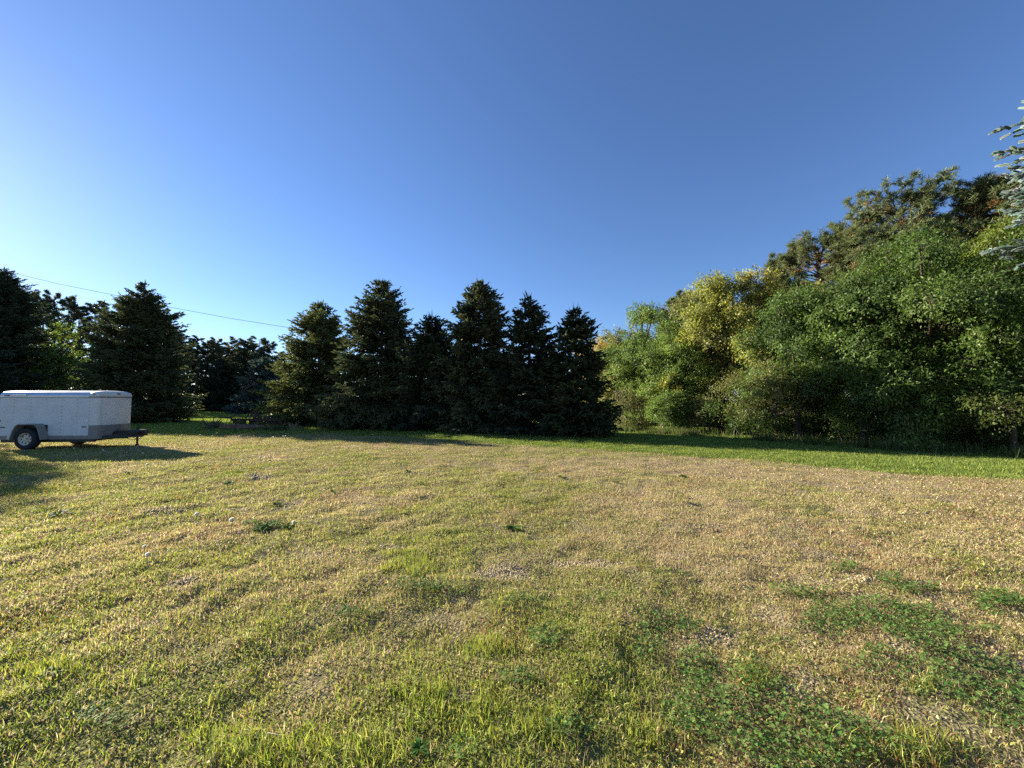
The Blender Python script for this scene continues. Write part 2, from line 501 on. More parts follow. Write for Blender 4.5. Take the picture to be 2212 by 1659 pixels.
def side_spruce():
    root = thing("spruce_tree", "spruce past the picture edge shading the grass behind the trailer", "tree", (-41.5, 28.3, 0), 0, G_L)
    V, Q, c, br = spruce_mesh(9.6, 3.0, 40, col=DK, dens=.8)
    spruce_trunk(9.6, 3.0, br, "trunk").build("trunk", M_BARK, root)
    link("crown", mesh_np("crown", V, [Q], M_NEEDLE, c), root)
side_spruce()
# the blue spruce whose branch ends reach into the frame
def blue_spruce():
    d, px = 6.3, 2650
    X = (px - CX) / F * d
    root = thing("blue_spruce", "silvery blue spruce whose branch tips poke in at the picture edge", "tree", (X, d, 0))
    V, Q, c, br = spruce_mesh(10.6, 2.2, 33, expo=0.34, base=0.39, dens=0.8, el=0.11, ew=0.05, droop=0.2, col=(0.24, 0.30, 0.265), blunt=4)
    spruce_trunk(11.5, 2.2, br, "trunk", limbs=260).build("trunk", M_BARK, root)
    link("crown", mesh_np("crown", V, [Q], M_NEEDLE, c), root)
blue_spruce()

def pine_mesh(H, R, seed, base=0.35, nbr=70, tufts=16, needles=22, nl=0.2, nw=0.022, brown=0.12, col=(0.15, 0.18, 0.075), trunk_r=None):
    rng = np.random.default_rng(seed)
    mb = MB()
    r0 = trunk_r or (0.012 * H + 0.05)
    lean = rng.normal(0, 0.012 * H, 2)
    def tr(z):
        f = z / H
        return np.array([lean[0] * f * f, lean[1] * f * f, z])
    mb.tube([tr(0) - (0, 0, 0.05), tr(H * .3), tr(H * .6), tr(H * .98)], [r0 * 1.15, r0 * .8, r0 * .5, .02], 9)
    P, D, inner = [], [], []
    t = base + (0.97 - base) * (np.arange(nbr) + rng.random(nbr)) / nbr
    for i in range(nbr):
        u = (t[i] - base) / (1 - base)
        L = R * (0.55 + 0.6 * u) * (1 - u) ** 0.42 * rng.uniform(0.6, 1.1) + 0.25 if u > 0.3 else R * (0.62 + 0.5 * u) * rng.uniform(0.45, 1.05)
        az = rng.random() * 6.283
        h = np.array([math.cos(az), math.sin(az), 0])
        a = -0.1 + 0.75 * u + rng.normal(0, 0.12)
        p0 = tr(t[i] * H)
        pts = [p0 + h * L * s + np.array([0, 0, L * (a * s + 0.28 * s * s)]) for s in (0, .4, .75, 1)]
        mb.tube(pts, [0.018 * L ** .6 + .01, 0.014 * L ** .6 + .006, .01, .006], 5)
        for k in range(tufts):
            s = 1 - rng.random() ** 1.3 * 0.62
            off = np.cross(h, (0, 0, 1)) * rng.normal(0, 0.17) * L + np.array([0, 0, rng.normal(0.05, 0.10) * L])
            off *= min(1.0, 1.6 * (1.15 - s) + .25)
            P.append(p0 + h * L * s + np.array([0, 0, L * (a * s + 0.28 * s * s)]) + off)
            D.append(h * 0.8 + np.array([0, 0, 0.75]) + rng.normal(0, 0.35, 3))
            inner.append(1 - s)
    P, D, inner = np.array(P), unit(np.array(D)), np.array(inner)
    n = len(P)
    isb = rng.random(n) < brown * np.where(inner > 0.3, 1.3, 0.12)
    T = np.repeat(np.arange(n), needles)
    d = unit(D[T] * 0.75 + unit(rng.normal(size=(len(T), 3))) * 0.95)
    p = P[T] + D[T] * (rng.random(len(T)) * 0.14 - 0.05)[:, None]
    ln = nl * rng.uniform(0.7, 1.2, len(T))
    ref = unit(rng.normal(size=(len(T), 3)))
    s_ = unit(np.cross(d, ref)) * (nw * 0.5)
    e = p + d * ln[:, None]
    V = np.stack([p - s_, p + s_, e + s_ * 0.55, e - s_ * 0.55], 1).reshape(-1, 3)
    Q = np.arange(len(T) * 4).reshape(-1, 4)
    ct = np.where(isb[:, None], np.array([0.34, 0.21, 0.09]), np.array(col)) * (1 + rng.normal(0, 0.16, n))[:, None]
    c = np.repeat(np.clip(ct[T] * (1 + rng.normal(0, 0.12, (len(T), 1))), 0.008, 1), 4, axis=0)
    kz = H / np.quantile(V[:, 2], .9993)
    V[:, 2] *= kz
    mb.v = [(x, y, z * kz) for x, y, z in mb.v]
    return V, Q, c, mb
def pine(label, xt, yt, d, rpx, seed, group, **kw):
    top = at_depth(xt, yt, d)
    kw['nbr'] = int(kw.get('nbr', 70) * 1.35); kw.setdefault('tufts', 22); rpx = rpx * 1.18
    root = thing("pine_tree", label, "tree", (top[0], d, 0), 0, group)
    V, Q, c, mb = pine_mesh(top[2], rpx / F * d, seed, **kw)
    mb.build("trunk", M_PINEBARK, root)
    link("crown", mesh_np("crown", V, [Q], M_NEEDLE, c), root)
    return root
G_P = "tall pines rising behind the broadleaf woods edge"
pine("lone small pine top poking above the yellow broadleaf crown", 1690, 552, 22, 42, 51, G_P, nbr=60)
pine("pine with brown inner needles on the rising slope of the pine tops", 1772, 508, 20.5, 100, 52, G_P, brown=0.2, nbr=85)
pine("pine pressed against the flank of the highest pine", 1850, 468, 19, 92, 53, G_P, brown=0.12, nbr=80)
pine("highest broad pine standing above the big green ash", 1946, 400, 17.4, 128, 54, G_P, nbr=110, tufts=20, brown=0.08)
pine("pine with rusty needle clumps just past the sky gap beside the highest pine", 2085, 408, 16.4, 96, 55, G_P, brown=0.32, nbr=85)
pine("pine reaching highest at the picture edge above the blue spruce boughs", 2178, 374, 15.2, 112, 56, G_P, brown=0.25, nbr=95)
pine("distant pine between the round light green crown and the yellow crown", 1463, 633, 31, 48, 57, G_P, nbr=70, brown=0.16, nw=0.032)

# far pines: three built, the others copies
G_FP = "far pines closing the view behind the trailer and grader"
far_pts = [(67, 624, 60, 34), (100, 640, 60, 28), (126, 630, 61, 30), (150, 637, 61, 30), (176, 656, 60, 28), (203, 651, 61, 30), (232, 652, 60, 30),
           (388, 708, 52, 32), (429, 727, 56, 26), (447, 736, 57, 22), (462, 731, 57, 22), (476, 730, 56, 24), (507, 729, 58, 26), (527, 728, 57, 28),
           (545, 737, 57, 24), (564, 727, 55, 28), (580, 738, 56, 24), (601, 757, 56, 24), (270, 670, 61, 30), (355, 690, 60, 30), (25, 640, 62, 34), (-40, 640, 62, 36), (410, 742, 60, 30), (490, 745, 62, 30), (620, 770, 58, 26), (400, 752, 68, 30), (440, 756, 68, 30), (472, 752, 69, 30), (515, 750, 68, 30), (552, 752, 69, 30), (592, 766, 68, 30), (362, 720, 68, 34)]
FAR_LABEL = ["far pine beside the wide spruce at the picture edge", "far pine with a notched top behind the trailer roof", "far pine over the small yellow green tree behind the trailer",
             "far pine with a full rounded top above the trailer", "low far pine in the dip of the tree line behind the trailer", "far pine where the hanging wire passes above a flat top",
             "far pine touching the big dark spruce behind the trailer", "far pine leaning out past the big dark spruce on its grader side"]
protos = []
for i, (xt, yt, d, rpx) in enumerate(far_pts):
    top = at_depth(xt, yt, d); R = rpx / F * d
    lab = FAR_LABEL[i] if i < len(FAR_LABEL) else "dark far pine in the even line of pines behind the grader"
    if 18 <= i <= 21: lab = "dark far pine mostly hidden behind the nearer spruces"
    if i < 3:
        r = thing("pine_tree", lab, "tree", (top[0], d, 0), 0, G_FP)
        V, Q, c, mb = pine_mesh(top[2], R, 60 + i, nbr=84, tufts=13, needles=16, nl=0.34, nw=0.075, base=0.04, brown=0.06, col=(0.085, 0.11, 0.06))
        mb.build("trunk", M_PINEBARK, r)
        link("crown", mesh_np("crown", V, [Q], M_NEEDLE, c), r)
        protos.append((r, top[2], R))
    else:
        pr, ph, pR = protos[i % 3]
        copy_thing(pr, (top[0], d, 0), i * 1.7, (R / pR * 1.1, R / pR * 1.1, top[2] / ph), lab, G_FP)

# ---------------------------------------------------------------- broadleaf trees and shrubs
def leaf_verts(p, nrm, dr, ln, wd, rng, fold=0.25):
    """one folded leaf per row: 4 verts, one bent quad"""
    s = unit(np.cross(nrm, dr))
    mid = p + dr * (ln * 0.45)[:, None]
    up = nrm * (wd * fold)[:, None]
    return np.stack([p, mid + s * (wd * 0.5)[:, None] + up, p + dr * ln[:, None], mid - s * (wd * 0.5)[:, None] + up], 1).reshape(-1, 3)
def broadleaf_mesh(H, R, seed, cb=0.15, nclump=1500, per=26, leaf=0.1, wid=0.5, cols=((0.075, 0.125, 0.025),), extra=None, spread=0.27, rz_pow=1.0, nlobe=44, hollow=0.3, extra_col=None, stems=1, lean=(0, 0), trunk_r=None, droop=0.45):
    rng = np.random.default_rng(seed)
    zc, rz = (cb + 1) / 2 * H, (1 - cb) / 2 * H
    lobes = []
    for k in range(nlobe):
        v = rng.normal(size=3); v /= (np.abs(v) ** 2.8).sum() ** (1 / 2.8)
        lf = rng.uniform(0.2, 0.97) ** 0.75
        lr = rng.uniform(0.15, 0.31)
        lobes.append((v[0] * lf * R + lean[0], v[1] * lf * R + lean[1], zc + v[2] * lf * rz * 1.02, lr * R * 1.12, lr * R * 0.62))
    lobes.append((lean[0], lean[1], H - 0.22 * R, 0.3 * R, 0.2 * R))
    if extra: lobes += [tuple(e) for e in extra]
    lobes = np.array(lobes)
    wgt = lobes[:, 3] ** 2; wgt = wgt / wgt.sum()
    li = rng.choice(len(lobes), nclump, p=wgt)
    v = unit(rng.normal(size=(nclump, 3)))
    rad = hollow + (1 - hollow) * rng.random(nclump) ** 0.6
    P = lobes[li, :3] + v * rad[:, None] * np.stack([lobes[li, 3], lobes[li, 3], lobes[li, 4]], 1)
    outw = np.stack([lobes[li, 0] - lean[0], lobes[li, 1] - lean[1]], 1); outw /= np.maximum(np.linalg.norm(outw, axis=1, keepdims=True), .2)
    P[:, 2] -= 0.45 * np.maximum((v[:, :2] * outw).sum(1), 0) * rad * lobes[li, 3]
    keep = P[:, 2] > 0.18
    P, v, li = P[keep], v[keep], li[keep]
    nclump = len(P)
    lobcol = np.array(cols)[rng.integers(0, len(cols), len(lobes))]
    if extra_col is not None: lobcol[-1] = extra_col
    clcol = lobcol[li]
    clcol = clcol * np.clip(1 + rng.normal(0, 0.2, nclump), .4, 1.7)[:, None]
    cdir = unit(v * 0.8 + np.array([0, 0, 0.1]) + rng.normal(0, 0.35, (nclump, 3)))
    T = np.repeat(np.arange(nclump), max(6, int(per * 0.98)))
    n = len(T)
    # leaves strung along a short drooping twig, so that each clump is a spray
    f = rng.random(n)
    tw = spread * rng.uniform(1.0, 2.0, nclump)
    p = P[T] + cdir[T] * (f * tw[T])[:, None] + rng.normal(0, spread * 0.32, (n, 3))
    p[:, 2] -= droop * 0.4 * f * f * tw[T]
    p[:, 2] = np.maximum(p[:, 2], 0.05)
    dr = cdir[T] * 0.5 + unit(rng.normal(size=(n, 3))) * 0.75
    dr[:, 2] -= droop
    dr = unit(dr)
    cn = unit(v * 0.75 + np.array([0, 0, 0.75]) + rng.normal(0, 0.35, (nclump, 3)))
    nr = unit(rng.normal(size=(n, 3)) * 0.42 + cn[T])
    ln = 1.08 * leaf * rng.uniform(0.7, 1.25, n)
    V = leaf_verts(p, nr, dr, ln, ln * wid, rng)
    Q = np.arange(n * 4).reshape(-1, 4)
    c = np.clip(clcol[T] * (1 + rng.normal(0, 0.16, (n, 1))) * (1 + rng.normal(0, 0.05, (n, 3))), 0.01, 1)
    c = np.repeat(c, 4, axis=0)
    mb = MB()
    r0 = trunk_r or (0.017 * H + 0.04)
    for sidx in range(stems):
        sx, sy = (0, 0) if stems == 1 else rng.normal(0, 0.18, 2)
        tx, ty = sx * 2.5 + lean[0], sy * 2.5 + lean[1]
        ztop = H * 0.86
        mb.tube([(sx, sy, -0.05), (sx * 1.4 + lean[0] * .1, sy * 1.4 + lean[1] * .1, H * .2), (sx * 1.8 + lean[0] * .5 + rng.normal(0, .06), sy * 1.8 + lean[1] * .5, H * .5), (tx, ty, ztop)],
                [r0 * 1.2, r0 * .9, r0 * .55, .012], 8)
    for k in range(len(lobes)):
        lx, ly, lz = lobes[k, :3]
        z0 = max(0.1 * H, min(lz * 0.72, lz - 0.25 * math.hypot(lx, ly)))
        f0 = z0 / H
        b0 = np.array([lean[0] * f0, lean[1] * f0, z0])
        e0 = np.array([lx, ly, lz])
        m0 = b0 * .5 + e0 * .5 + np.array([0, 0, -0.05 * H * .3])
        mb.tube([b0, m0, e0], [r0 * .42, r0 * .26, .012], 6)
        cs = np.nonzero(li == k)[0]
        for q in cs[:: max(1, len(cs) // 9)]:
            mb.tube([m0 * .3 + e0 * .7, P[q]], [.014, .005], 4)
    kz = H / np.quantile(V[:, 2], .9993)
    V[:, 2] *= kz
    mb.v = [(x, y, z * kz) for x, y, z in mb.v]
    return V, Q, c, mb
def broadleaf(label, xt, yt, d, rpx, seed, group=None, name="broadleaf_tree", cat="tree", **kw):
    top = at_depth(xt, yt, d)
    root = thing(name, label, cat, (top[0], d, 0), 0, group)
    V, Q, c, mb = broadleaf_mesh(top[2], 1.2 * rpx / F * d, seed, **kw)
    mb.build("trunk" if cat == "tree" else "stem", M_BARK, root)
    link("crown" if cat == "tree" else "foliage", mesh_np("crown", V, [Q], M_LEAF, c), root)
    return root
GR1, GR2, OL, YG, YE, ORG = (0.135, 0.20, 0.052), (0.105, 0.165, 0.045), (0.19, 0.205, 0.068), (0.29, 0.305, 0.075), (0.37, 0.34, 0.07), (0.50, 0.33, 0.06)
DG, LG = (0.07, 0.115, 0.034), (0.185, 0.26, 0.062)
G_B = "broadleaf trees along the woods edge"
broadleaf("orange yellow treetop peeping out behind the last spruce of the row", 1296, 722, 31, 48, 101, G_B, cols=(ORG, YE), nclump=900, leaf=0.14, per=20)
broadleaf("olive yellow tree between the last spruce and the round light green crown", 1326, 708, 26.5, 52, 102, G_B, cols=(OL, YG, OL), nclump=1200, leaf=0.12)
broadleaf("tree with a round light green domed crown above its neighbours", 1386, 653, 25, 66, 103, G_B, cols=(LG, (0.22, 0.29, 0.075), GR1), nclump=1700, leaf=0.11)
broadleaf("bright green tree with one golden yellow bough, below the domed crown", 1428, 722, 22.2, 78, 104, G_B, cols=(LG, (0.22, 0.28, 0.07), GR1, LG), nclump=1700, leaf=0.10, cb=0.2, extra=[(-.35, -1.7, 2.3, .55, .8)], extra_col=YE)
broadleaf("small plain green tree under the distant pine", 1478, 690, 21.6, 58, 105, G_B, cols=(GR1, LG), nclump=1300, leaf=0.10, cb=.25)
broadleaf("yellow green tree with the first high rounded crown beside the open sky", 1547, 597, 20, 68, 106, G_B, cols=(YG, (0.32, 0.33, 0.075), YG, OL), nclump=1900, leaf=0.11, per=24, cb=0.3)
broadleaf("yellowest tall tree with a broad crown below the lone pine top", 1640, 580, 19, 92, 107, G_B, cols=(YG, YE, (0.27, 0.29, 0.07), YG), nclump=2200, leaf=0.11, per=24, cb=0.35)
broadleaf("dark green tree in front of the yellow crown, foliage hanging low", 1712, 628, 16.2, 98, 108, G_B, extra=[(-.9, -1.3, 2.6, .85, .5), (.2, -1.6, 3.4, .8, .5)], cols=(GR2, DG, GR2), nclump=2300, leaf=0.10, cb=0.27)
broadleaf("low olive leaved tree in front of the dark green tree", 1672, 762, 16.2, 84, 109, G_B, cols=(OL, GR1, (0.17, 0.18, 0.055)), nclump=1000, leaf=0.085, cb=0.28)
broadleaf("mid height green tree filling the space beside the big ash", 1850, 598, 14.2, 86, 110, G_B, cols=(GR2, GR1, DG), nclump=2200, leaf=0.10, cb=0.3)
broadleaf("big broad green ash, nearest tall tree below the highest pine", 1992, 502, 13.0, 132, 111, G_B, extra=[(-1.9, -.5, 2.3, .95, .55), (-1.3, -1.0, 1.5, .85, .5), (-2.3, -.1, 3.1, .8, .5), (-1.7, -.9, .8, .55, .45), (-.4, -1.5, 2.9, .9, .55), (.5, -1.5, 1.9, .8, .5), (-.2, -1.4, 4.2, .9, .55)], cols=(GR1, GR2, (0.085, 0.14, 0.03)), nclump=3000, per=28, leaf=0.10, wid=0.42, cb=0.24, nlobe=64)
broadleaf("green tree with yellowing tips between the big ash and the blue spruce", 2150, 572, 12.8, 78, 112, G_B, cols=(GR1, (0.12, 0.16, 0.035), GR2), nclump=2000, leaf=0.095, cb=0.25, wid=0.45)
broadleaf("tall green tree just behind the shoulder of the big ash", 2070, 530, 14.6, 84, 116, G_B, cols=(GR1, GR2), nclump=2000, leaf=0.1, wid=0.42, cb=0.3)
broadleaf("bright leaved tree cut by the picture edge behind the blue spruce", 2262, 432, 12.4, 96, 113, G_B, cols=(LG, (0.14, 0.18, 0.035)), nclump=2000, leaf=0.09, cb=0.3)
broadleaf("low spreading olive tree with a flat crown in front of the woods edge", 2180, 792, 11.6, 122, 114, G_B, cols=(OL, (0.12, 0.15, 0.04), GR1), nclump=1700, leaf=0.07, cb=0.42, nlobe=40)
broadleaf("small yellow green tree lit up in the dark gap behind the trailer", 136, 696, 41, 52, 115, None, cols=((0.13, 0.17, 0.03), GR1, YG), nclump=900, leaf=0.17, per=20)
G_I = "trees inside the woods showing mostly trunks"
for k, (xt, yt, d, rpx, cb) in enumerate([(1560, 690, 24, 80, .4), (1760, 660, 19.5, 80, .45), (1900, 640, 17.5, 85, .5), (2060, 620, 16, 85, .5), (2250, 560, 15, 90, .5), (2350, 520, 13, 90, .4), (1980, 700, 21, 110, .3), (2140, 680, 20, 110, .3), (2330, 640, 19, 110, .3), (1480, 760, 28, 90, .2)]):
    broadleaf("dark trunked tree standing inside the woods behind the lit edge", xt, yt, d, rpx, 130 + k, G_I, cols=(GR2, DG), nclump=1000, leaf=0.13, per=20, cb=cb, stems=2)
G_BH = "low trees behind the spruce row, seen through its gaps"
for k, (xt, yt, d, rpx) in enumerate([(760, 812, 40, 60), (880, 800, 41, 60), (990, 808, 40, 60), (1100, 800, 39, 60), (1205, 820, 37, 60)]):
    broadleaf("low tree glimpsed through gaps between the spruces of the row", xt, yt, d, rpx, 150 + k, G_BH, cols=(OL, YE, GR1) if k > 2 else (GR2, OL), nclump=600, leaf=0.17, per=18)
G_S = "shrubs along the foot of the woods"
S = lambda label, xt, yt, d, rpx, seed, **kw: broadleaf(label, xt, yt, d + 1.1, rpx, seed, G_S, name="shrub", cat="shrub", stems=5, trunk_r=0.03, nlobe=10, **kw)
S("thin brownish shrub with a pale stem beside the last spruce", 1350, 836, 20.3, 46, 171, cols=((0.12, 0.11, 0.05), OL), nclump=420, leaf=0.075, cb=0.05)
S("bright green rounded shrub spilling onto the lawn under the golden bough", 1452, 842, 18.6, 50, 172, cols=(LG, GR1), nclump=700, leaf=0.085, cb=0.05)
S("olive shrub of bare twigs between two green shrubs", 1530, 850, 17.6, 44, 173, cols=(OL, GR2), nclump=480, leaf=0.075, cb=0.1)
S("dense shaded shrub below the low olive tree", 1625, 862, 16.0, 46, 174, cols=(GR2, DG), nclump=320, leaf=0.08, cb=0.03)
S("leafy sapling shrub catching the sun in front of dark trunks", 1840, 850, 13.2, 30, 175, cols=(GR1, LG), nclump=330, leaf=0.08, cb=0.05)
S("low ragged shrub below the big ash", 1955, 905, 12.2, 42, 176, cols=(GR2, GR1), nclump=300, leaf=0.07, cb=0.05)
S("shrub at the foot of the mossy thick trunk", 2055, 912, 11.8, 36, 177, cols=(OL, GR2), nclump=260, leaf=0.065, cb=0.05)
S("sunlit shrub cut by the picture edge at the foot of the woods", 2206, 895, 10.8, 40, 178, cols=(LG, GR1), nclump=300, leaf=0.075, cb=0.05)
S("dark shrub deep under the mid height green tree", 1745, 888, 15.4, 44, 179, cols=(DG, GR2), nclump=260, leaf=0.08, cb=0.03)
S("dark shrub deep under the green tree with yellowing tips", 2130, 870, 13.2, 70, 180, cols=(DG, GR2), nclump=500, leaf=0.08, cb=0.03)
G_U = "dark undergrowth shrubs inside the woods"
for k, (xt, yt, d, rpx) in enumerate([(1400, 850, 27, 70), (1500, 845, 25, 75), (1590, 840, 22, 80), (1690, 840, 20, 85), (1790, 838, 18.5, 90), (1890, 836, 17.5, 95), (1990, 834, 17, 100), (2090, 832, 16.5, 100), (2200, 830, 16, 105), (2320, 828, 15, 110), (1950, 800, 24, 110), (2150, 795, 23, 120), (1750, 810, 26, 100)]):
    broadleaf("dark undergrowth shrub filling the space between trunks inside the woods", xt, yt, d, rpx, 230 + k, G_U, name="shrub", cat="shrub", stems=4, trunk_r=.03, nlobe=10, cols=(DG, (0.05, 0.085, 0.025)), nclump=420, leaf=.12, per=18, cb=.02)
# a tree outside the frame, whose shadow lies on the lawn before the trailer
def shade_tree():
    root = thing("broadleaf_tree", "small round tree beyond the trailer rear, shading the grass", "tree", (-25.7, 14.6, 0))
    V, Q, c, mb = broadleaf_mesh(7.0, 2.0, 190, cols=(GR1, GR2), nclump=900, leaf=0.14, per=24)
    mb.build("trunk", M_BARK, root)
    link("crown", mesh_np("crown", V, [Q], M_LEAF, c), root)
shade_tree()

# ---------------------------------------------------------------- enclosed cargo trailer
M_WHITE = solid_mat("weathered_white_paint", (0.70, 0.69, 0.655), 0.5, spec=0.3, scale=2.5, col2=(0.59, 0.585, 0.555), thresh=(0.3, 0.75))
M_NOSE = solid_mat("weathered_white_nose_paint", (0.71, 0.70, 0.65), 0.45, spec=0.35, scale=3.5, col2=(0.60, 0.595, 0.55), thresh=(0.3, 0.75))
M_ALU = solid_mat("dull_aluminium", (0.62, 0.64, 0.66), 0.34, metal=0.85, var=0.25, scale=4)
M_ROOF = solid_mat("white_roof_sheet", (0.8, 0.8, 0.79), 0.3, metal=0.0, var=0.12, scale=3)
M_GREY = solid_mat("taupe_grey_paint", (0.25, 0.235, 0.205), 0.55, var=0.3, scale=5)
M_BLACK = solid_mat("black_steel", (0.02, 0.02, 0.021), 0.5, var=0.4, scale=8)
M_RUBBER = solid_mat("tyre_rubber", (0.028, 0.03, 0.034), 0.8, spec=0.3, var=0.4, scale=12)
M_RIM = solid_mat("chalky_rim_paint", (0.62, 0.58, 0.46), 0.5, scale=9, col2=(0.33, 0.19, 0.07), thresh=(0.36, 0.5))
M_RIVET = solid_mat("dulled_rivet", (0.20, 0.22, 0.24), 0.6, metal=0.3)
M_AMBER = solid_mat("amber_lens", (0.42, 0.14, 0.03), 0.25, var=0.2)
M_RED = solid_mat("red_lens", (0.5, 0.03, 0.05), 0.3, var=0.2)
M_DKRED = solid_mat("dark_red_lens", (0.1, 0.012, 0.015), 0.25, var=0.2)
M_STICK = solid_mat("white_sticker", (0.8, 0.8, 0.78), 0.6, var=0.05)
M_RUST = solid_mat("rusty_steel", (0.07, 0.038, 0.024), 0.85, col2=(0.018, 0.016, 0.015), scale=14, thresh=(0.35, 0.65))
M_CABLE = solid_mat("cable_sheath", (0.05, 0.05, 0.055), 0.6)

def build_trailer():
    yaw = math.radians(4.5)
    c, s = math.cos(yaw), math.sin(yaw)
    Y0 = 12.5
    O = np.array([(197 - CX) / F * Y0, Y0])
    root = thing("cargo_trailer", "small white enclosed cargo trailer with grey skirt and one cream wheel", "trailer", (O[0], O[1], 0), yaw)
    def lx(px, y=0.0):
        k = (px - CX) / F
        return (k * (O[1] + y * c) - O[0] + y * s) / (c - k * s)
    def lz(px, py, y=0.0):
        x = lx(px, y)
        return at_depth(px, py, O[1] + x * s + y * c)[2]
    Z = 0.15874                                   # enlarged view of the trailer to frame units
    def q(zx, zy, y=0.0): return lx(zx * Z, y), lz(zx * Z, (1500 + zy / 3.456) * 0.5486, y)
    L = -lx(1.0); W = 1.34
    zb, zg, zs, ztop = 0.315, 0.44, 1.70, 1.95
    def plan(off=0.0, x0=None):
        pts = []
        for k in range(7):
            a = -math.pi / 2 + (math.pi / 2) * k / 6
            pts.append((0.02 + 0.17 * math.cos(a) + off * math.cos(a), 0.17 + 0.17 * math.sin(a) + off * math.sin(a)))
        for k in range(1, 8):
            y = 0.17 + (W - 0.34) * k / 8
            pts.append((0.19 + off + 0.05 * math.sin(math.pi * k / 8), y))
        for k in range(7):
            a = (math.pi / 2) * k / 6
            pts.append((0.02 + (0.17 + off) * math.cos(a), W - 0.17 + (0.17 + off) * math.sin(a)))
        xb = -L if x0 is None else x0
        return [(xb, -off)] + pts + [(xb, W + off)]
    mb = MB()
    pl = plan()
    mb.rings([[(x, y, zb + 0.01) for x, y in pl], [(x, y, zs + 0.01) for x, y in pl]])
    nbody = len(mb.f)
    # rivet rows on the side and nose
    def rivet(x, y, z, nx, ny, r=0.011):
        u = (-ny, nx)
        ring0 = [(x + u[0] * r * math.cos(a) + nx * .0015, y + u[1] * r * math.cos(a) + ny * .0015, z + r * math.sin(a)) for a in [k * math.pi / 4 for k in range(8)]]
        ring1 = [(x + u[0] * r * .5 * math.cos(a) + nx * .007, y + u[1] * r * .5 * math.cos(a) + ny * .007, z + r * .5 * math.sin(a)) for a in [k * math.pi / 4 for k in range(8)]]
        mb.rings([ring0, ring1])
    rr = np.random.default_rng(5)
    for zx in (203, 430, 640, 852, 1062):
        x = lx(zx * Z)
        for k in range(11):
            z = 0.53 + 0.108 * k
            if zx < 700 and z < 0.87: continue
            rivet(x + rr.normal(0, .002), 0, z, 0, -1, 0.011 * rr.uniform(.7, 1.25))
    for k in range(9):
        z = 0.80 + 0.108 * k
        rivet(-0.03, 0, z, 0, -1); rivet(0.19 * .99, 0.17, z, 1, 0)
    body = mb.build("body", M_WHITE, root)
    body.data.materials.append(M_NOSE); body.data.materials.append(M_RIVET)
    for i, p in enumerate(body.data.polygons):
        if i >= nbody: p.material_index = 2
        elif p.center.x > -0.005: p.material_index = 1
    # skirt and stone guard
    mb = MB()
    xf1, xf0 = lx(20.0), lx(110.0)
    for xa, xb in ((-L, xf1), (xf0, -0.035)):
        mb = MB(); mb.box((xa, -0.006, zb), (xb, 0.03, zg)); mb.build("skirt", M_GREY, root)
    mb = MB()
    pg = plan(0.006, -0.03)
    mb.rings([[(x, y, zb - 0.005) for x, y in pg], [(x, y, 0.765) for x, y in pg]])
    mb.build("stone_guard", M_GREY, root)
    # roof: side extrusion, sheet, nose cap
    PR = [(1.0, zs), (1.0, 1.745), (0.985, 1.79), (0.955, 1.825), (0.915, 1.85), (0.8, 1.875), (0.6, 1.90), (0.35, 1.915), (0.0, 1.92)]
    h = W / 2
    mb = MB()
    cs = [(h - f * h - (0.008 if f == 1 else 0), z) for f, z in PR[:5]]
    inn = [(y + 0.02, z - 0.012) for y, z in cs][::-1]
    for sgn in (1, -1):
        poly = [(y if sgn == 1 else W - y, z) for y, z in cs + inn]
        mb.rings([[(-L, y, z) for y, z in poly], [(-0.045, y, z) for y, z in poly]])
    mb.build("roof_edge", M_ALU, root)
    mb = MB()
    top = [(h - f * h, z + 0.004) for f, z in PR[4:]] + [(h + f * h, z + 0.004) for f, z in PR[4:-1][::-1]]
    low = [(y, z - 0.03) for y, z in top][::-1]
    nx = 9
    rings = []
    for k in range(nx):
        x = -L + (L - 0.05) * k / (nx - 1)
        dip = 0.012 * (k % 2)
        rings.append([(x, y, z - dip * (1 - abs(y - h) / h)) for y, z in top] + [(x, y, z) for y, z in low])
    mb.rings(rings)
    mb.build("roof", M_ROOF, root, smooth=False)
    mb = MB()
    pc = plan(0.008, -0.045)
    rings = []
    for f, z in PR[:-1] + [(0.12, 1.92), (0.004, 1.921)]:
        rings.append([(-0.045 + (x + 0.045) * f, h + (y - h) * f, z) for x, y in pc])
    mb.rings(rings, cap=True)
    cap = mb.build("nose_cap", M_NOSE, root, smooth=True)
    mb = MB()
    o1, o0 = plan(0.018, -0.045), plan(0.004, -0.045)
    for (a, b) in zip(o1[:-1], o1[1:]):
        i = o1.index(a)
        a0, b0 = o0[i], o0[i + 1]
        mb.add([(a[0], a[1], zs - .022), (b[0], b[1], zs - .022), (b[0], b[1], zs + .012), (a[0], a[1], zs + .012), (a0[0], a0[1], zs - .022), (b0[0], b0[1], zs - .022), (b0[0], b0[1], zs + .012), (a0[0], a0[1], zs + .012)],
               [(0, 1, 2, 3), (4, 7, 6, 5), (0, 4, 5, 1), (3, 2, 6, 7)])
    mb.box((-L, -0.016, zs - .014), (-0.047, 0.0, zs + .002))
    mb.build("drip_rail", M_RIVET, root)
    # lamps, reflectors, vents, sticker, badge
    def plate(name, mat, z0x, z0y, z1x, z1y, y=-0.004, t=0.012, parent=None):
        xa, za = q(z0x, z0y); xb, zb_ = q(z1x, z1y)
        m = MB(); m.box((xa, y - t, zb_), (xb, y + t, za), 0.003)
        return m.build(name, mat, parent or root)
    o = plate("reflector", M_RED, -8, 528, 30, 556); o["label"] = "red side reflector"
    plate("vent_slot", M_BLACK, 30, 625, 96, 637); plate("vent_slot", M_BLACK, 1137, 619, 1197, 631)
    plate("sticker", M_STICK, 1190, 530, 1218, 555)
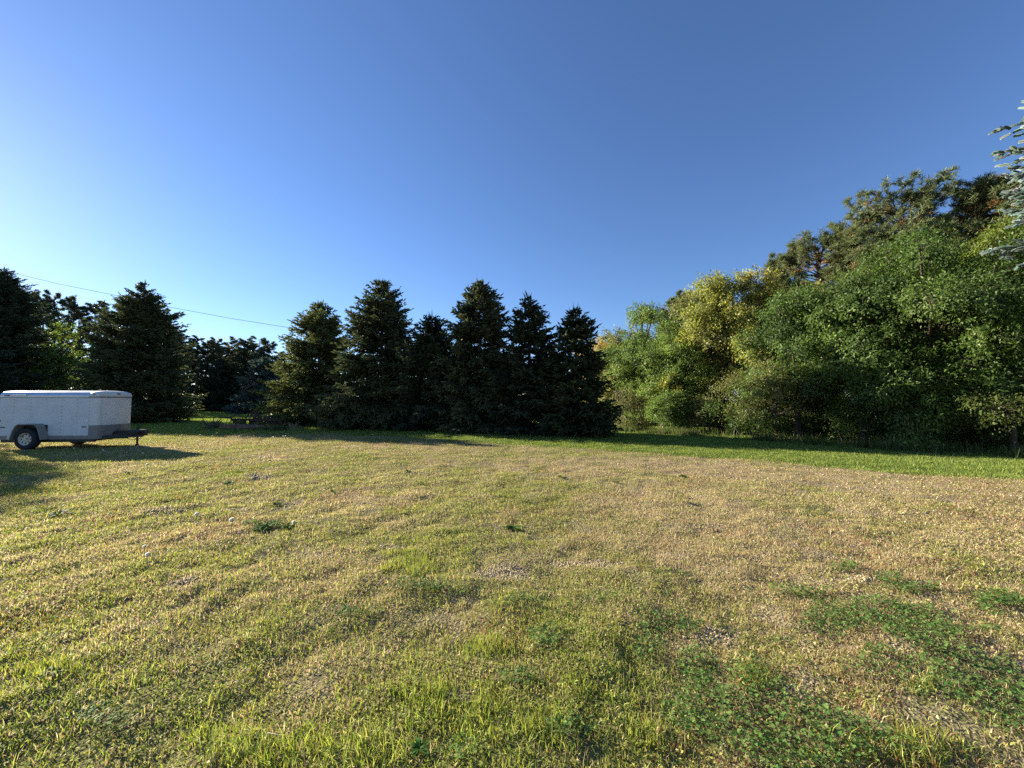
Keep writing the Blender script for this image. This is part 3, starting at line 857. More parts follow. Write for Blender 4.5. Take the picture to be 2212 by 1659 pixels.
    o = plate("marker_lamp", M_DKRED, 70, 191, 132, 206, y=-0.012); o["label"] = "dark red marker lamp"
    badge = plate("badge", M_ALU, 165, 177, 365, 207, y=-0.01, t=0.008)
    m = MB()
    xa, za = q(172, 183); xb, zb_ = q(358, 203)
    rb = np.random.default_rng(2)
    for k in range(9):                                         # worn relief, no longer readable in the photograph
        u = xa + (xb - xa) * (k + .1) / 9
        hgt = rb.uniform(.5, 1)
        m.box((u, -0.022, zb_ + (za - zb_) * .15), (u + (xb - xa) / 9 * .6, -0.0175, zb_ + (za - zb_) * (.15 + .75 * hgt)))
    m.build("worn_relief", M_STICK, badge)
    m = MB()
    m.box((0.075, 0.0, 1.765), (0.145, 0.05, 1.795), 0.008)
    o = m.build("marker_lamp", M_AMBER, root, smooth=False); o["label"] = "amber corner marker lamp"
    o.rotation_euler = (0, 0, math.radians(38)); o.location = (0.01, -0.075, 0)
    m = MB(); m.box((0.215, 0.62, 1.775), (0.255, 0.74, 1.835), 0.008)
    o = m.build("marker_lamp", M_AMBER, root); o["label"] = "square amber marker lamp on the nose"
    # wheel arch
    xs_ = [lx(24.6, -.23), lx(30, -.23), lx(36.5, -.23), lx(42, -.23), lx(78, -.23), lx(83.5, -.23), lx(86.5, -.23), lx(94.2, -.23)]
    zs_ = [0.325, 0.60, 0.775, 0.83, 0.83, 0.775, 0.70, 0.325]
    path = list(zip(xs_, zs_))
    mb = MB()
    cxm = sum(xs_) / 8
    inner = [(cxm + (x - cxm) * 0.945, z - (0.03 if z > .5 else 0)) for x, z in path]
    n = len(path)
    vs = [(x, y, z) for y in (-0.24, 0.0) for x, z in path] + [(x, y, z) for y in (-0.24, 0.0) for x, z in inner]
    fs = []
    for i in range(n - 1):
        fs += [(i, i + 1, n + i + 1, n + i), (2 * n + i + 1, 2 * n + i, 3 * n + i, 3 * n + i + 1), (i + 1, i, 2 * n + i, 2 * n + i + 1), (n + i, n + i + 1, 3 * n + i + 1, 3 * n + i)]
    for i in (0, n - 1): fs.append((i, n + i, 3 * n + i, 2 * n + i))
    mb.add(vs, fs)
    mb.build("fender", M_GREY, root)
    mb = MB()
    mb.box((xs_[0] + .08, 0.0 - 0.004, zb + .0), (xs_[-1] - .06, 0.05, 0.79))
    mb.build("wheel_well", M_BLACK, root)
    # wheels
    xw, zw = lx(58, -.2), 0.345
    for yy, sg in ((-0.2, 1), (W + 0.2, -1)):
        def prof(p): return [(r, yy + sg * t) for r, t in p]
        mb = MB()
        ring = []
        nsp = 8
        mb.lathe([(r, sg * t) for r, t in [(.205, .05), (.2, .012), (.192, .004), (.182, .012), (.176, .045), (.16, .05)]], (0, 0, 0), 'y', 40)
        mb.lathe([(r, sg * t) for r, t in [(.115, .05), (.10, .035), (.075, .02), (.05, .018), (.045, .0), (.02, -.012), (.001, -.012)]], (0, 0, 0), 'y', 32)
        for k in range(nsp):
            a0 = 2 * math.pi * (k + .22) / nsp; a1 = 2 * math.pi * (k + .78) / nsp
            vs, fs = [], []
            for r, hw, t in ((.165, .40, .05), (.14, .26, .044), (.112, .40, .047)):
                for a in (2 * math.pi * (k + .5 - hw) / nsp, 2 * math.pi * (k + .5 + hw) / nsp):
                    vs.append((r * math.cos(a), sg * t, r * math.sin(a)))
            mb.add(vs, [(0, 1, 3, 2), (2, 3, 5, 4)])
        wheel = mb.build("wheel", M_RIM, root, (xw, yy, zw))
        t = MB()
        t.lathe([(r, sg * y) for r, y in [(.2, .012), (.215, -.004), (.26, -.012), (.305, -.004), (.333, .02), (.345, .05), (.345, .15), (.333, .18), (.3, .2), (.22, .2)]], (0, 0, 0), 'y', 48)
        t.build("tyre", M_RUBBER, wheel, smooth=True)
        t = MB()
        t.lathe([(.19, sg * .08), (.05, sg * .075), (.001, sg * .075)], (0, 0, 0), 'y', 32)
        t.build("brake_drum", M_BLACK, wheel)
    # underframe, drawbar, coupler, jack, toolbox
    mb = MB()
    mb.box((-L + .02, .06, .22), (.1, .13, zb)); mb.box((-L + .02, W - .13, .22), (.1, W - .06, zb))
    for k in range(6):
        x = -L + .2 + (L - .3) * k / 5
        mb.box((x, .131, .24), (x + .06, W - .131, zb - .001))
    mb.tube([(xw, -.02, zw), (xw, W + .02, zw)], .035, 8)
    mb.build("underframe", M_BLACK, root)
    xc = lx(321, h)
    mb = MB()
    for y0 in (.16, W - .16):
        dx, dy = (xc - .16) - .05, (h + (y0 - h) * .06) - y0
        ln = math.hypot(dx, dy); nxx, nyy = -dy / ln * .03, dx / ln * .03
        a, b = (.05, y0), (xc - .16, h + (y0 - h) * .06)
        vs = [(a[0] + nxx, a[1] + nyy, .32), (a[0] - nxx, a[1] - nyy, .32), (b[0] - nxx, b[1] - nyy, .32), (b[0] + nxx, b[1] + nyy, .32)]
        vs += [(x, y, .42) for x, y, z in vs]
        mb.add(vs, [(3, 2, 1, 0), (4, 5, 6, 7), (0, 1, 5, 4), (1, 2, 6, 5), (2, 3, 7, 6), (3, 0, 4, 7)])
    mb.build("drawbar", M_BLACK, root)
    mb = MB()
    mb.rings([[(xc - .19, h - .05, .345), (xc - .19, h + .05, .345), (xc - .19, h + .05, .45), (xc - .19, h - .05, .45)],
              [(xc - .06, h - .045, .37), (xc - .06, h + .045, .37), (xc - .06, h + .045, .455), (xc - .06, h - .045, .455)],
              [(xc, h - .04, .37), (xc, h + .04, .37), (xc, h + .04, .43), (xc, h - .04, .43)]])
    mb.tube([(xc - .15, h, .455), (xc - .1, h, .50), (xc - .02, h, .49)], .012, 6)
    mb.build("coupler", M_RUST, root)
    xj = lx(301, h)
    jack = MB()
    jack.tube([(xj, h, .05), (xj, h, .62)], .03, 10); jack.tube([(xj, h, .62), (xj, h, .66)], .038, 10)
    jack.box((xj - .06, h - .06, .42), (xj + .06, h + .06, .46)); jack.lathe([(.001, 0), (.06, 0), (.06, .02), (.02, .05)], (xj, h, .03), 'z', 14)
    jk = jack.build("jack", M_RUST, root)
    hd = MB()
    hd.tube([(xj, h, .64), (xj - .02, h, .76), (xj - .005, h, .81), (xj + .025, h, .80), (xj + .045, h, .66)], .011, 6)
    hd.build("crank_handle", M_BLACK, jk)
    ch = MB()
    for off in (-.06, .06):
        ch.tube([(xc - .2, h + off, .34), (xc - .33, h + off * 1.3, .22), (xc - .5, h + off * 2, .27), (xc - .62, h + off * 2.6, .34)], .009, 6)
    ch.build("safety_chain", M_RUST, root)
    # low black box with sloping end lying on the drawbar
    mb = MB()
    xa, xb = lx(246, h - .25), lx(296, h - .25)
    prof = [(xa, .43), (xb, .43), (xb + .01, .53), (xb - .03, .565), (xa + .17, .555), (xa + .07, .52)]
    y0, y1 = h - .26, h + .26
    mb.rings([[(x, y0 + .03, z) for x, z in prof], [(x, y0, z) for x, z in prof], [(x, y1, z) for x, z in prof], [(x, y1 - .03, z) for x, z in prof]])
    mb.build("tongue_box", M_BLACK, root)
build_trailer()

# ---------------------------------------------------------------- old pull grader, timber, stump and plants of the bed
def gp(zx, zy, d): return at_depth((780 + zx / 5.267) * 0.5486, (1600 + zy / 5.267) * 0.5486, d)
def build_grader():
    D = 22.3
    base = gp(1230, 450, D); base[2] = 0
    root = thing("road_grader", "old rusty pull grader frame with steel wheels, resting by the spruce", "machine", tuple(base))
    def p(zx, zy, d=D): return tuple(gp(zx, zy, d) - base)
    def bar(m, a, b, w, hgt):
        a, b = Vector(a), Vector(b)
        t = (b - a).normalized(); u = t.cross(Vector((0, 0, 1))).normalized() * (w / 2); v = u.cross(t).normalized() * (hgt / 2)
        m.rings([[e + u + v, e - u + v, e - u - v, e + u - v] for e in (a, b)])
    m = MB()
    for d in (D, D + .75): bar(m, p(690, 278, d), p(1778, 272, d), .07, .14)
    for zx in (720, 1050, 1400, 1740): bar(m, p(zx, 276, D + .04), p(zx, 276, D + .71), .08, .09)
    m.build("frame", M_RUST, root)
    m = MB()
    top = [p(1130, 120, D + .3), p(1215, 140, D + .4)]
    m.tube([p(990, 250, D), p(1075, 125, D + .25), top[0]], .032, 6)
    m.tube([p(860, 372, D), p(1085, 238, D + .1), p(1110, 130, D + .3)], .03, 6)
    for zx in (1140, 1182, 1245): m.tube([p(zx, 130, D + .3), p(zx + 6, 262, D + .2)], .028, 6)
    m.tube([top[0], top[1]], .03, 6)
    m.build("mast", M_RUST, root)
    m = MB()
    m.tube([top[0], p(1420, 252, D)], .022, 6); m.tube([top[1], p(1600, 250, D)], .022, 6); m.tube([top[0], p(1590, 244, D + .75)], .022, 6)
    m.tube([p(1170, 150, D + .3), p(1330, 220, D), p(1280, 262, D)], .022, 6)
    m.build("brace", M_RUST, root)
    def ring(name, zx, zy, r, d, tilt, spin, tw=.05, spokes=8):
        m = MB()
        m.lathe([(r, -tw), (r, tw), (r - .018, tw), (r - .018, -tw), (r, -tw)], (0, 0, 0), 'y', 36)
        for k in range(spokes):
            a = 2 * math.pi * k / spokes
            m.tube([(0, (.03 if k % 2 else -.03), 0), ((r - .01) * math.cos(a), 0, (r - .01) * math.sin(a))], .009, 5)
        m.lathe([(.001, -.07), (.045, -.07), (.045, .07), (.001, .07)], (0, 0, 0), 'y', 12)
        o = m.build(name, M_RUST, root, p(zx, zy, d))
        o.rotation_euler = (tilt, 0, spin)
        return o
    ring("wheel", 765, 318, .40, D - .15, math.radians(14), math.radians(38))
    ring("wheel", 835, 305, .40, D + .95, math.radians(-10), math.radians(30))
    o = ring("hand_wheel", 1190, 195, .17, D - .02, 0, math.radians(35), .012, 5)
    o = ring("hand_wheel", 1240, 190, .17, D + .6, 0, math.radians(-20), .012, 5)
    m = MB(); bar(m, p(530, 232, D + .3), p(700, 245, D + .3), .09, .09); m.tube([p(420, 222, D + .3), p(540, 232, D + .3)], .03, 6)
    m.build("drawbar", M_RUST, root)
    m = MB()
    a, b = p(1070, 335, D + .2), p(1330, 350, D + .55)
    prof = [(0, -.2), (-.05, -.1), (-.06, 0), (-.04, .1), (.02, .2), (.05, .19), (-.01, .09), (-.03, 0), (-.02, -.1), (.03, -.2)]
    m.rings([[(e[0] + y * .3, e[1] + y, e[2] + z) for y, z in prof] for e in (a, b)])
    m.build("scraper_blade", M_RUST, root)
    m = MB(); bar(m, p(1310, 338, D), p(1720, 388, D), .07, .08); m.build("lower_bar", M_RUST, root)
    m = MB()
    bar(m, p(1728, 285, D), tuple(np.array(p(1728, 455, D))), .12, .12)
    m.build("rear_post", M_RUST, root)
    m = MB()
    for k in range(6):
        m.tube([p(1470 + 25 * k, 296 + 4 * k, D + .1 * k), p(1600 + 18 * k, 355, D + .1 * k), p(1716, 395 - 12 * k, D + .06 * k)], .014, 5)
    m.build("spring_tines", M_RUST, root)
    m = MB(); a = p(850, 300, D + .1)
    m.box((a[0] - .28, a[1] - .15, a[2] - .15), (a[0] + .25, a[1] + .3, a[2] + .13), .03)
    m.build("gear_housing", M_RUST, root)
build_grader()
M_TIE = solid_mat("weathered_tie_wood", (0.20, 0.125, 0.085), 0.9, var=0.6, scale=5, bump=0.6)
M_DEAD = solid_mat("dead_grey_wood", (0.10, 0.085, 0.07), 0.95, var=0.6, scale=7, bump=0.6)
def build_bed():
    a, b = gp(470, 450, 21.5), gp(1388, 470, 21.0)
    for (p0, p1, z0, z1, lab) in ((a, b, .03, .25, "long weathered railway tie lying before the old grader"), (gp(1090, 470, 21.3), gp(1690, 475, 21.9), .0, .12, "dark low timber under the end of the railway tie")):
        ln = math.hypot(p1[0] - p0[0], p1[1] - p0[1])
        m = MB(); m.box((0, -.11, z0), (ln, .11, z1), .015)
        o = m.build("timber", M_TIE, None, (p0[0], p0[1] + (0.24 if z0 == 0 else 0), 0))
        o.rotation_euler = (0, 0, math.atan2(p1[1] - p0[1], p1[0] - p0[0]))
        tag(o, lab, "timber")
    base = gp(260, 440, 21.6); base[2] = 0
    m = MB()
    rg = np.random.default_rng(8)
    ends = [(80, 220), (135, 330), (320, 232), (500, 228), (512, 282), (528, 352), (430, 250), (60, 400), (350, 300)]
    m.tube([(0, 0, -.05), (0.02, 0, .22), (0.0, .03, .3)], [.2, .13, .05], 9)
    for i, e in enumerate(ends):
        t = gp(*e, 21.6 + rg.uniform(-.4, .4)) - base
        mid = t * .5 + np.array([rg.normal(0, .05), 0, -.07])
        m.tube([(0, 0, .12), tuple(mid), tuple(t)], [.06, .04, .012], 6)
        for k in range(2):
            sv = mid * (1 - .3 * k) + t * .3 * k
            m.tube([tuple(sv), tuple(sv + np.array([rg.normal(0, .14), rg.normal(0, .1), rg.uniform(.03, .2)]))], [.02, .006], 5)
    tag(m.build("dead_stump", M_DEAD, None, tuple(base)), "dead stump with bare spiky limbs next to the railway tie", "stump")
    G_BED = "low plants growing round the old grader"
    beds = [("grey green bushy plant at the cut end of the railway tie", 1370, 545, 20.4, .27, .5, (OL, (0.14, 0.17, 0.07))),
            ("tallest pale bushy plant before the grader rear post", 1560, 560, 20.3, .32, .5, ((0.15, 0.18, 0.07), OL)),
            ("bushy plant between the rear post plant and the dry stalks", 1760, 565, 20.2, .28, .5, ((0.14, 0.17, 0.07), GR1)),
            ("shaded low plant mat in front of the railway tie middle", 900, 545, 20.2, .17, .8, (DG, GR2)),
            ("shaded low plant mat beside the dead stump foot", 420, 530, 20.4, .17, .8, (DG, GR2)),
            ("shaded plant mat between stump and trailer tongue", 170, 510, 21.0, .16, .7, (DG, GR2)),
            ("small plant rising through the wheels of the old grader", 870, 400, 22.0, .5, .4, (GR2, OL))]
    for i, (lab, zx, zy, d, H, R, cols) in enumerate(beds):
        g = gp(zx, zy, d)
        root = thing("bedding_plant", lab, "plant", (g[0], d, 0), 0, G_BED)
        V, Q, c, mb = broadleaf_mesh(H, R, 200 + i, cols=cols, nclump=220, per=14, leaf=.06, wid=.4, cb=0.02, spread=.09, stems=6, trunk_r=.008, nlobe=9, droop=0.05)
        mb.build("stem", M_DEAD, root)
        link("foliage", mesh_np("foliage", V, [Q], M_LEAF, c), root)
    g = gp(1985, 540, 20.2)
    m = MB()
    for k in range(34):
        x, y = rg.normal(0, .16), rg.normal(0, .12)
        hgt = rg.uniform(.2, .45)
        m.tube([(x, y, 0), (x + rg.normal(0, .04), y, hgt * .6), (x + rg.normal(0, .09), y + rg.normal(0, .04), hgt)], [.008, .006, .01], 4)
    tag(m.build("dry_plant", solid_mat("dry_stalks", (0.30, 0.24, 0.14), 0.9), None, (g[0], 20.2, 0)), "clump of dry upright stalks at the end of the plant bed", "plant", G_BED)
build_bed()

# ---------------------------------------------------------------- overhead wire
def build_wire():
    pts = [(-420, 462, 40), (-150, 541, 38), (0, 583, 37), (130, 614, 36), (265, 641, 35), (370, 664, 34.5), (500, 688, 34), (632, 709, 33.4), (800, 731, 32.6), (1000, 752, 31.8), (1250, 772, 30.8), (1420, 790, 30)]
    m = MB()
    m.tube([tuple(at_depth(*p)) for p in pts], .017, 6)
    tag(m.build("overhead_wire", M_CABLE, None), "thin dark overhead wire sagging across the sky behind the spruces", "wire")
build_wire()

# ---------------------------------------------------------------- bird on the tallest spruce of the row
def build_bird():
    b = at_depth(1043.5, 611, 19.85)
    m = MB()
    R = [(0, .004), (.02, .03), (.06, .045), (.11, .04), (.15, .026), (.175, .034), (.2, .026), (.215, .006)]
    rings = []
    for z, r in R:
        rings.append([(-.10 * z + r * math.cos(a), r * .9 * math.sin(a), z) for a in [2 * math.pi * k / 10 for k in range(10)]])
    m.rings(rings)
    m.rings([[(-.045, -.006, .19), (-.045, .006, .19), (-.045, 0, .20)], [(-.072, -.001, .193), (-.072, .001, .193), (-.072, 0, .195)]])
    m.rings([[(.0, -.02, .05), (.02, -.02, .03), (.02, .02, .03), (.0, .02, .05)], [(.035, -.015, -.09), (.042, -.015, -.09), (.042, .015, -.09), (.035, .015, -.09)]])
    for y in (-.012, .012): m.tube([(0, y, .02), (0.004, y, -.03)], .003, 4)
    o = m.build("perched_bird", solid_mat("dark_plumage", (0.03, 0.03, 0.035), 0.7), None, tuple(b), smooth=True)
    tag(o, "small dark bird perched upright on the spruce leader", "bird")
    t = MB(); t.tube([(b[0] + .006, b[1], b[2] - .75), (b[0] + .004, b[1], b[2] - .02)], [.03, .01], 6)
build_bird()

# ---------------------------------------------------------------- dandelion clocks and broad weeds in the lawn
def build_weeds():
    rg = np.random.default_rng(12)
    M_CLOCK, nf, lf_ = new_mat("seed_fluff")
    t1 = nf.new("ShaderNodeBsdfTranslucent"); t1.inputs[0].default_value = (.92, .9, .84, 1)
    t2 = nf.new("ShaderNodeBsdfDiffuse"); t2.inputs[0].default_value = (.8, .78, .72, 1)
    mxn = nf.new("ShaderNodeMixShader"); mxn.inputs[0].default_value = .3; on = nf.new("ShaderNodeOutputMaterial")
    lf_.new(t1.outputs[0], mxn.inputs[1]); lf_.new(t2.outputs[0], mxn.inputs[2]); lf_.new(mxn.outputs[0], on.inputs[0])
    M_STALK = solid_mat("weed_stalk", (0.2, 0.24, 0.08), 0.8)
    head = MB()
    for k in range(70):
        v = rg.normal(size=3); v /= np.linalg.norm(v)
        u = np.cross(v, rg.normal(size=3)); u /= np.linalg.norm(u)
        w = np.cross(u, v)
        e = v * .025
        head.add([v * .003, e + u * .006, e + w * .006, e - u * .006, e - w * .006], [(0, 1, 2), (0, 2, 3), (0, 3, 4), (0, 4, 1)])
    A = [(260, 757), (510, 735), (680, 742), (738, 718), (703, 690), (1053, 752), (1508, 787), (1643, 772), (1675, 757), (475, 845), (190, 832), (760, 840), (1105, 990), (1325, 1080)]
    pts = [((640 + x / 3.456) * .5486, (1500 + y / 3.456) * .5486, "white dandelion seed head in the lawn before the old grader bed") for x, y in A]
    A = [(465, 862), (1005, 942), (1395, 970), (1725, 997), (1945, 1012)]
    pts += [(x * .15874, (1500 + y / 3.456) * .5486, "pale seed head on a stalk in front of the trailer shadow") for x, y in A]
    A = [(1335, 208), (985, 245), (1565, 235), (1620, 225), (1315, 605), (1965, 665), (1550, 680), (965, 830), (985, 905), (1690, 320)]
    pts += [(x / 1.7015 * .5486, (1700 + y / 1.7015) * .5486, "white dandelion seed head scattered in the open grass") for x, y in A]
    first = None
    for i, (px, py, lab) in enumerate(pts):
        hgt = rg.uniform(.09, .2)
        g = on_ground(px, py + 6)
        zg = float(bump_h(np.array([g[0]]), np.array([g[1]]))[0])
        if first is None:
            root = thing("dandelion", lab, "weed", (g[0], g[1], zg), 0, "dandelion seed heads dotted over the grass")
            m = MB(); m.tube([(0, 0, -.01), (.006, .003, .09), (0, 0, .15)], .0035, 5); m.build("stalk", M_STALK, root)
            head.build("seed_head", M_CLOCK, root, (0, 0, .155))
            first = root
        else:
            k = rg.uniform(.7, 1.25)
            root = copy_thing(first, (g[0], g[1], zg), rg.random() * 6, (k * .85, k * .85, k * .9), lab)
    W = [(495, 1043, .24, "dark leafy weed rosette by itself in the dry grass near the gravel spot"), (575, 1141, .3, "largest dark broad leaved weed clump beside a small bare gravel patch"),
         (622, 1140, .2, "shiny small weed touching the largest weed clump"), (1476, 1028, .22, "dark upright leafed weed alone below the bright lawn strip"),
         (1211, 1029, .16, "small dark weed rosette in the middle of the tan grass"), (1330, 1043, .14, "tiny weed between two bigger weeds in the tan grass"),
         (278, 1020, .2, "flat weed rosette in front of the trailer shadow tip"), (126, 1112, .26, "weed tuft at the shade edge in front of the trailer"),
         (1110, 1139, .24, "pale green weed cluster at the centre of the field"), (720, 1062, .14, "small weed near the two gravel spots"), (880, 1017, .18, "fresh green weed tuft in the tan grass before the spruces"),
         (110, 1463, .11, "broad green weed with lobed leaves in the near grass"), (905, 1632, .10, "weed with long dark leaves at the bottom of the field"), (600, 1085, .15, "dark weed sitting on the bare gravel spot")]
    for i, (px, py, r, lab) in enumerate(W):
        g = on_ground(px, py + 3)
        zg = float(bump_h(np.array([g[0]]), np.array([g[1]]))[0])
        r = r * .6
        n = int(rg.integers(14, 24))
        V, Q, C = [], [], []
        for k in range(n):
            az = rg.random() * 6.283; L = r * rg.uniform(.5, 1.05); up = rg.uniform(.15, 1.0)
            h = np.array([math.cos(az), math.sin(az), 0]); sd = np.array([-h[1], h[0], 0])
            wd = L * rg.uniform(.13, .22)
            b = len(V)
            for j, (s, w) in enumerate(((0, .25), (.3, .8), (.6, 1.0), (.85, .65), (1, .05))):
                p = h * (.25 * rg.random() * 0 + L * s) + np.array([0, 0, L * (up * s - .75 * up * s * s) + .012])
                V += [p + sd * wd * w + [0, 0, wd * .3 * w], p, p - sd * wd * w + [0, 0, wd * .3 * w]]
            for j in range(4):
                o = b + 3 * j
                Q += [(o, o + 1, o + 4, o + 3), (o + 1, o + 2, o + 5, o + 4)]
            cc = np.array([0.06, 0.125, 0.022]) * rg.uniform(.7, 1.4) * (1 + rg.normal(0, .05, 3))
            C += [cc] * 15
        me = mesh_np("weed_rosette", np.array(V), [np.array(Q)], M_CLOVER, np.array(C))
        tag(link("weed_rosette", me, None, (g[0], g[1], zg)), lab, "weed", "broad leaved weeds in the field")
build_weeds()

# ---------------------------------------------------------------- grass, clover, stones (ground cover nobody could count)
def scatter(n_scale, d0, d1, p_exp, rng, dref=3.0, latf=1.55):
    """points with density n_scale * min(1,(dref/d)^p_exp) per square metre"""
    dd = np.linspace(d0, d1, 600)
    w = n_scale * np.minimum(1, (dref / dd) ** p_exp) * 2 * (latf * dd + 1.2)
    cum = np.concatenate([[0], np.cumsum((w[1:] + w[:-1]) / 2 * np.diff(dd))])
    n = int(cum[-1])
    d = np.interp(rng.random(n) * cum[-1], cum, dd)
    x = (rng.random(n) * 2 - 1) * (latf * d + 1.2)
    return x, d
C_STRAW, C_BROWN, C_OLIVE, C_GREEN, C_FRESH, C_LAWN = map(np.array, ((0.56, 0.455, 0.255), (0.36, 0.25, 0.13), (0.35, 0.345, 0.095), (0.21, 0.27, 0.055), (0.36, 0.40, 0.08), (0.14, 0.205, 0.045)))
C_RED = np.array((0.30, 0.12, 0.055))
def pick(rng, n, wts):
    w = np.stack([np.maximum(v, 0) for _, v in wts], 1)
    w = w / w.sum(1, keepdims=True)
    cu = np.cumsum(w, 1)
    k = (rng.random(n)[:, None] > cu).sum(1).clip(0, len(wts) - 1)
    return np.array([c for c, _ in wts])[k], k
def build_grass():
    rng = np.random.default_rng(77)
    x, y = scatter(9500, 1.25, 60, 1.45, rng)
    Fd = field(x, y)
    bare = fbm(x, y, 0.28, 55, 3)
    dens = np.clip(1.25 - 1.0 * sstep((0.5 - bare) / 0.25), .15, 1) * (1 - .62 * Fd['gravel']) * (1 - .3 * Fd['clover'])
    keep = rng.random(len(x)) < np.maximum(dens, Fd['lawn'] * .95)
    x, y = x[keep], y[keep]
    Fd = {k: v[keep] for k, v in Fd.items()}
    n = len(x)
    d = np.hypot(x, y)
    far = np.maximum(1, (d / 3.2)) ** 0.55
    t, lw, tf, red = Fd['tan'], Fd['lawn'], Fd['tuft'], Fd['red']
    ntan = 1 - lw
    col, kind = pick(rng, n, [(C_STRAW, t * ntan), (C_BROWN, .38 * t * ntan * (1 + red)), (C_RED, .3 * red * ntan), (C_OLIVE, (.5 + .3 * (1 - t)) * ntan), (C_GREEN, (1 - t) * .8 * ntan + .25 * tf), (C_FRESH, (1 - t) * .45 * ntan + .6 * tf + .8 * lw), (C_LAWN, lw * 1.5 + .001)])
    col = col * (1 + rng.normal(0, .2, n))[:, None] * (1 + rng.normal(0, .06, (n, 3)))
    hgt = (.0165 + .006 * (1 - t)) * (1 + rng.gamma(2, .26, n)) * (1 + .5 * tf + .15 * lw)
    long_ = rng.random(n) < .03 + .05 * tf
    hgt = np.where(long_, hgt * 1.8, hgt) * (1 + .16 * (far - 1))
    wid = .0036 * rng.uniform(.7, 1.4, n) * far * 1.05
    az = rng.random(n) * 6.283
    lean = rng.gamma(2.4, .42, n) * (1 - .3 * tf - .35 * lw)
    lean = np.clip(lean, 0, 1.9)
    h = np.stack([np.cos(az), np.sin(az)], 1)
    b = np.stack([x, y, bump_h(x, y) - .004], 1)
    d1 = np.concatenate([h * np.sin(lean * .45)[:, None], np.cos(lean * .45)[:, None]], 1)
    d2 = np.concatenate([h * np.sin(lean * 1.25)[:, None], np.cos(lean * 1.25)[:, None]], 1)
    tw = rng.random(n) * 6.283
    s = np.stack([np.cos(tw), np.sin(tw), np.zeros(n)], 1) * (wid * .5)[:, None]
    m = b + d1 * (hgt * .55)[:, None]
    e = m + d2 * (hgt * .55)[:, None]
    e[:, 2] = np.maximum(e[:, 2], b[:, 2] + .006)
    near = d < 9
    i1 = np.nonzero(near)[0]; i2 = np.nonzero(~near)[0]
    V1 = np.stack([b[i1] - s[i1], b[i1] + s[i1], m[i1] + s[i1] * .85, m[i1] - s[i1] * .85, e[i1]], 1).reshape(-1, 3)
    V2 = np.stack([b[i2] - s[i2], b[i2] + s[i2], e[i2]], 1).reshape(-1, 3)
    o1 = np.arange(len(i1)) * 5
    Qd = np.stack([o1, o1 + 1, o1 + 2, o1 + 3], 1); T1 = np.stack([o1 + 3, o1 + 2, o1 + 4], 1)
    o2 = len(V1) + np.arange(len(i2)) * 3
    T2 = np.stack([o2, o2 + 1, o2 + 2], 1)
    c = np.clip(np.concatenate([np.repeat(col[i1], 5, 0), np.repeat(col[i2], 3, 0)]), .01, 1)
    me = mesh_np("grass", np.concatenate([V1, V2]), [Qd, np.concatenate([T1, T2])], M_GRASS, c)
    tag(link("grass", me), "short dry and green grass covering the whole field", "grass", kind="stuff")
    # small creeping leaves matted into the sward
    x, y = scatter(4200, 1.25, 16, 1.3, rng)
    Fd = field(x, y)
    pat = fbm(x, y, .35, 66, 3)
    keep = rng.random(len(x)) < (sstep((pat - .33) / .3) * (1 - Fd['gravel']) * (1 - Fd['lawn']) * (1.0 - .72 * Fd['tan']))
    x, y = x[keep], y[keep]
    tn = Fd['tan'][keep]
    n = len(x)
    far = np.maximum(1, np.hypot(x, y) / 3.2) ** .5
    p = np.stack([x, y, bump_h(x, y) + rng.uniform(.004, .028, n)], 1)
    dr = unit(np.stack([rng.normal(size=n), rng.normal(size=n), rng.normal(.15, .45, n)], 1))
    nr = unit(np.stack([rng.normal(0, .55, n), rng.normal(0, .55, n), np.ones(n)], 1))
    ln = rng.uniform(.009, .021, n) * far
    V = leaf_verts(p, nr, dr, ln, ln * .6, rng)
    col, _ = pick(rng, n, [(C_OLIVE, .8 + 0 * tn), (C_GREEN, .9 - .6 * tn), (C_FRESH, .5 - .3 * tn), (C_BROWN, .25 + .6 * tn), (C_STRAW, .03 + .2 * tn)])
    c = np.repeat(np.clip(col * (1 + rng.normal(0, .2, (n, 1))), .01, 1), 4, 0)
    me = mesh_np("creeping_weed_cover", V, [np.arange(n * 4).reshape(-1, 4)], M_CLOVER, c)
    tag(link("creeping_weed_cover", me), "matted small leaved creeping weeds among the grass", "weeds", kind="stuff")
    # clover
    x, y = scatter(7500, 1.25, 14, 1.5, rng)
    Fd = field(x, y)
    keep = rng.random(len(x)) < Fd['clover'] * np.clip(.05 + 1.25 * fbm(x, y, .25, 47, 3), .12, .85)
    x, y = x[keep], y[keep]
    n = len(x)
    far = np.maximum(1, np.hypot(x, y) / 3.5) ** .8
    base = np.stack([x, y, bump_h(x, y) + rng.uniform(.012, .065, n)], 1)
    a0 = rng.random(n) * 6.283
    tilt = rng.normal(0, .35, (n, 2))
    Vs = []
    rl = rng.uniform(.0065, .0125, n) * far
    for k in range(3):
        a = a0 + k * 2.094
        dr = unit(np.stack([np.cos(a), np.sin(a), .1 + tilt[:, 0] * np.cos(a) + tilt[:, 1] * np.sin(a)], 1))
        nr = unit(np.stack([-tilt[:, 0], -tilt[:, 1], np.ones(n)], 1))
        Vs.append(leaf_verts(base, nr, dr, rl, rl * .95, rng, fold=.18))
    V = np.concatenate(Vs)
    cc = np.array([0.115, 0.205, 0.05]) * (1 + rng.normal(0, .25, (n, 1))) * (1 + rng.normal(0, .06, (n, 3)))
    cc = np.where((rng.random(n) < .12)[:, None], np.array([0.2, 0.27, 0.08]), cc)
    c = np.tile(np.repeat(np.clip(cc, .008, 1), 4, 0), (3, 1))
    me = mesh_np("clover_cover", V, [np.arange(n * 12).reshape(-1, 4)], M_CLOVER, c)
    tag(link("clover_cover", me), "dark green clover growing in spreading patches", "clover", kind="stuff")
    # gravel
    x, y = scatter(5200, 1.25, 13, 1.3, rng)
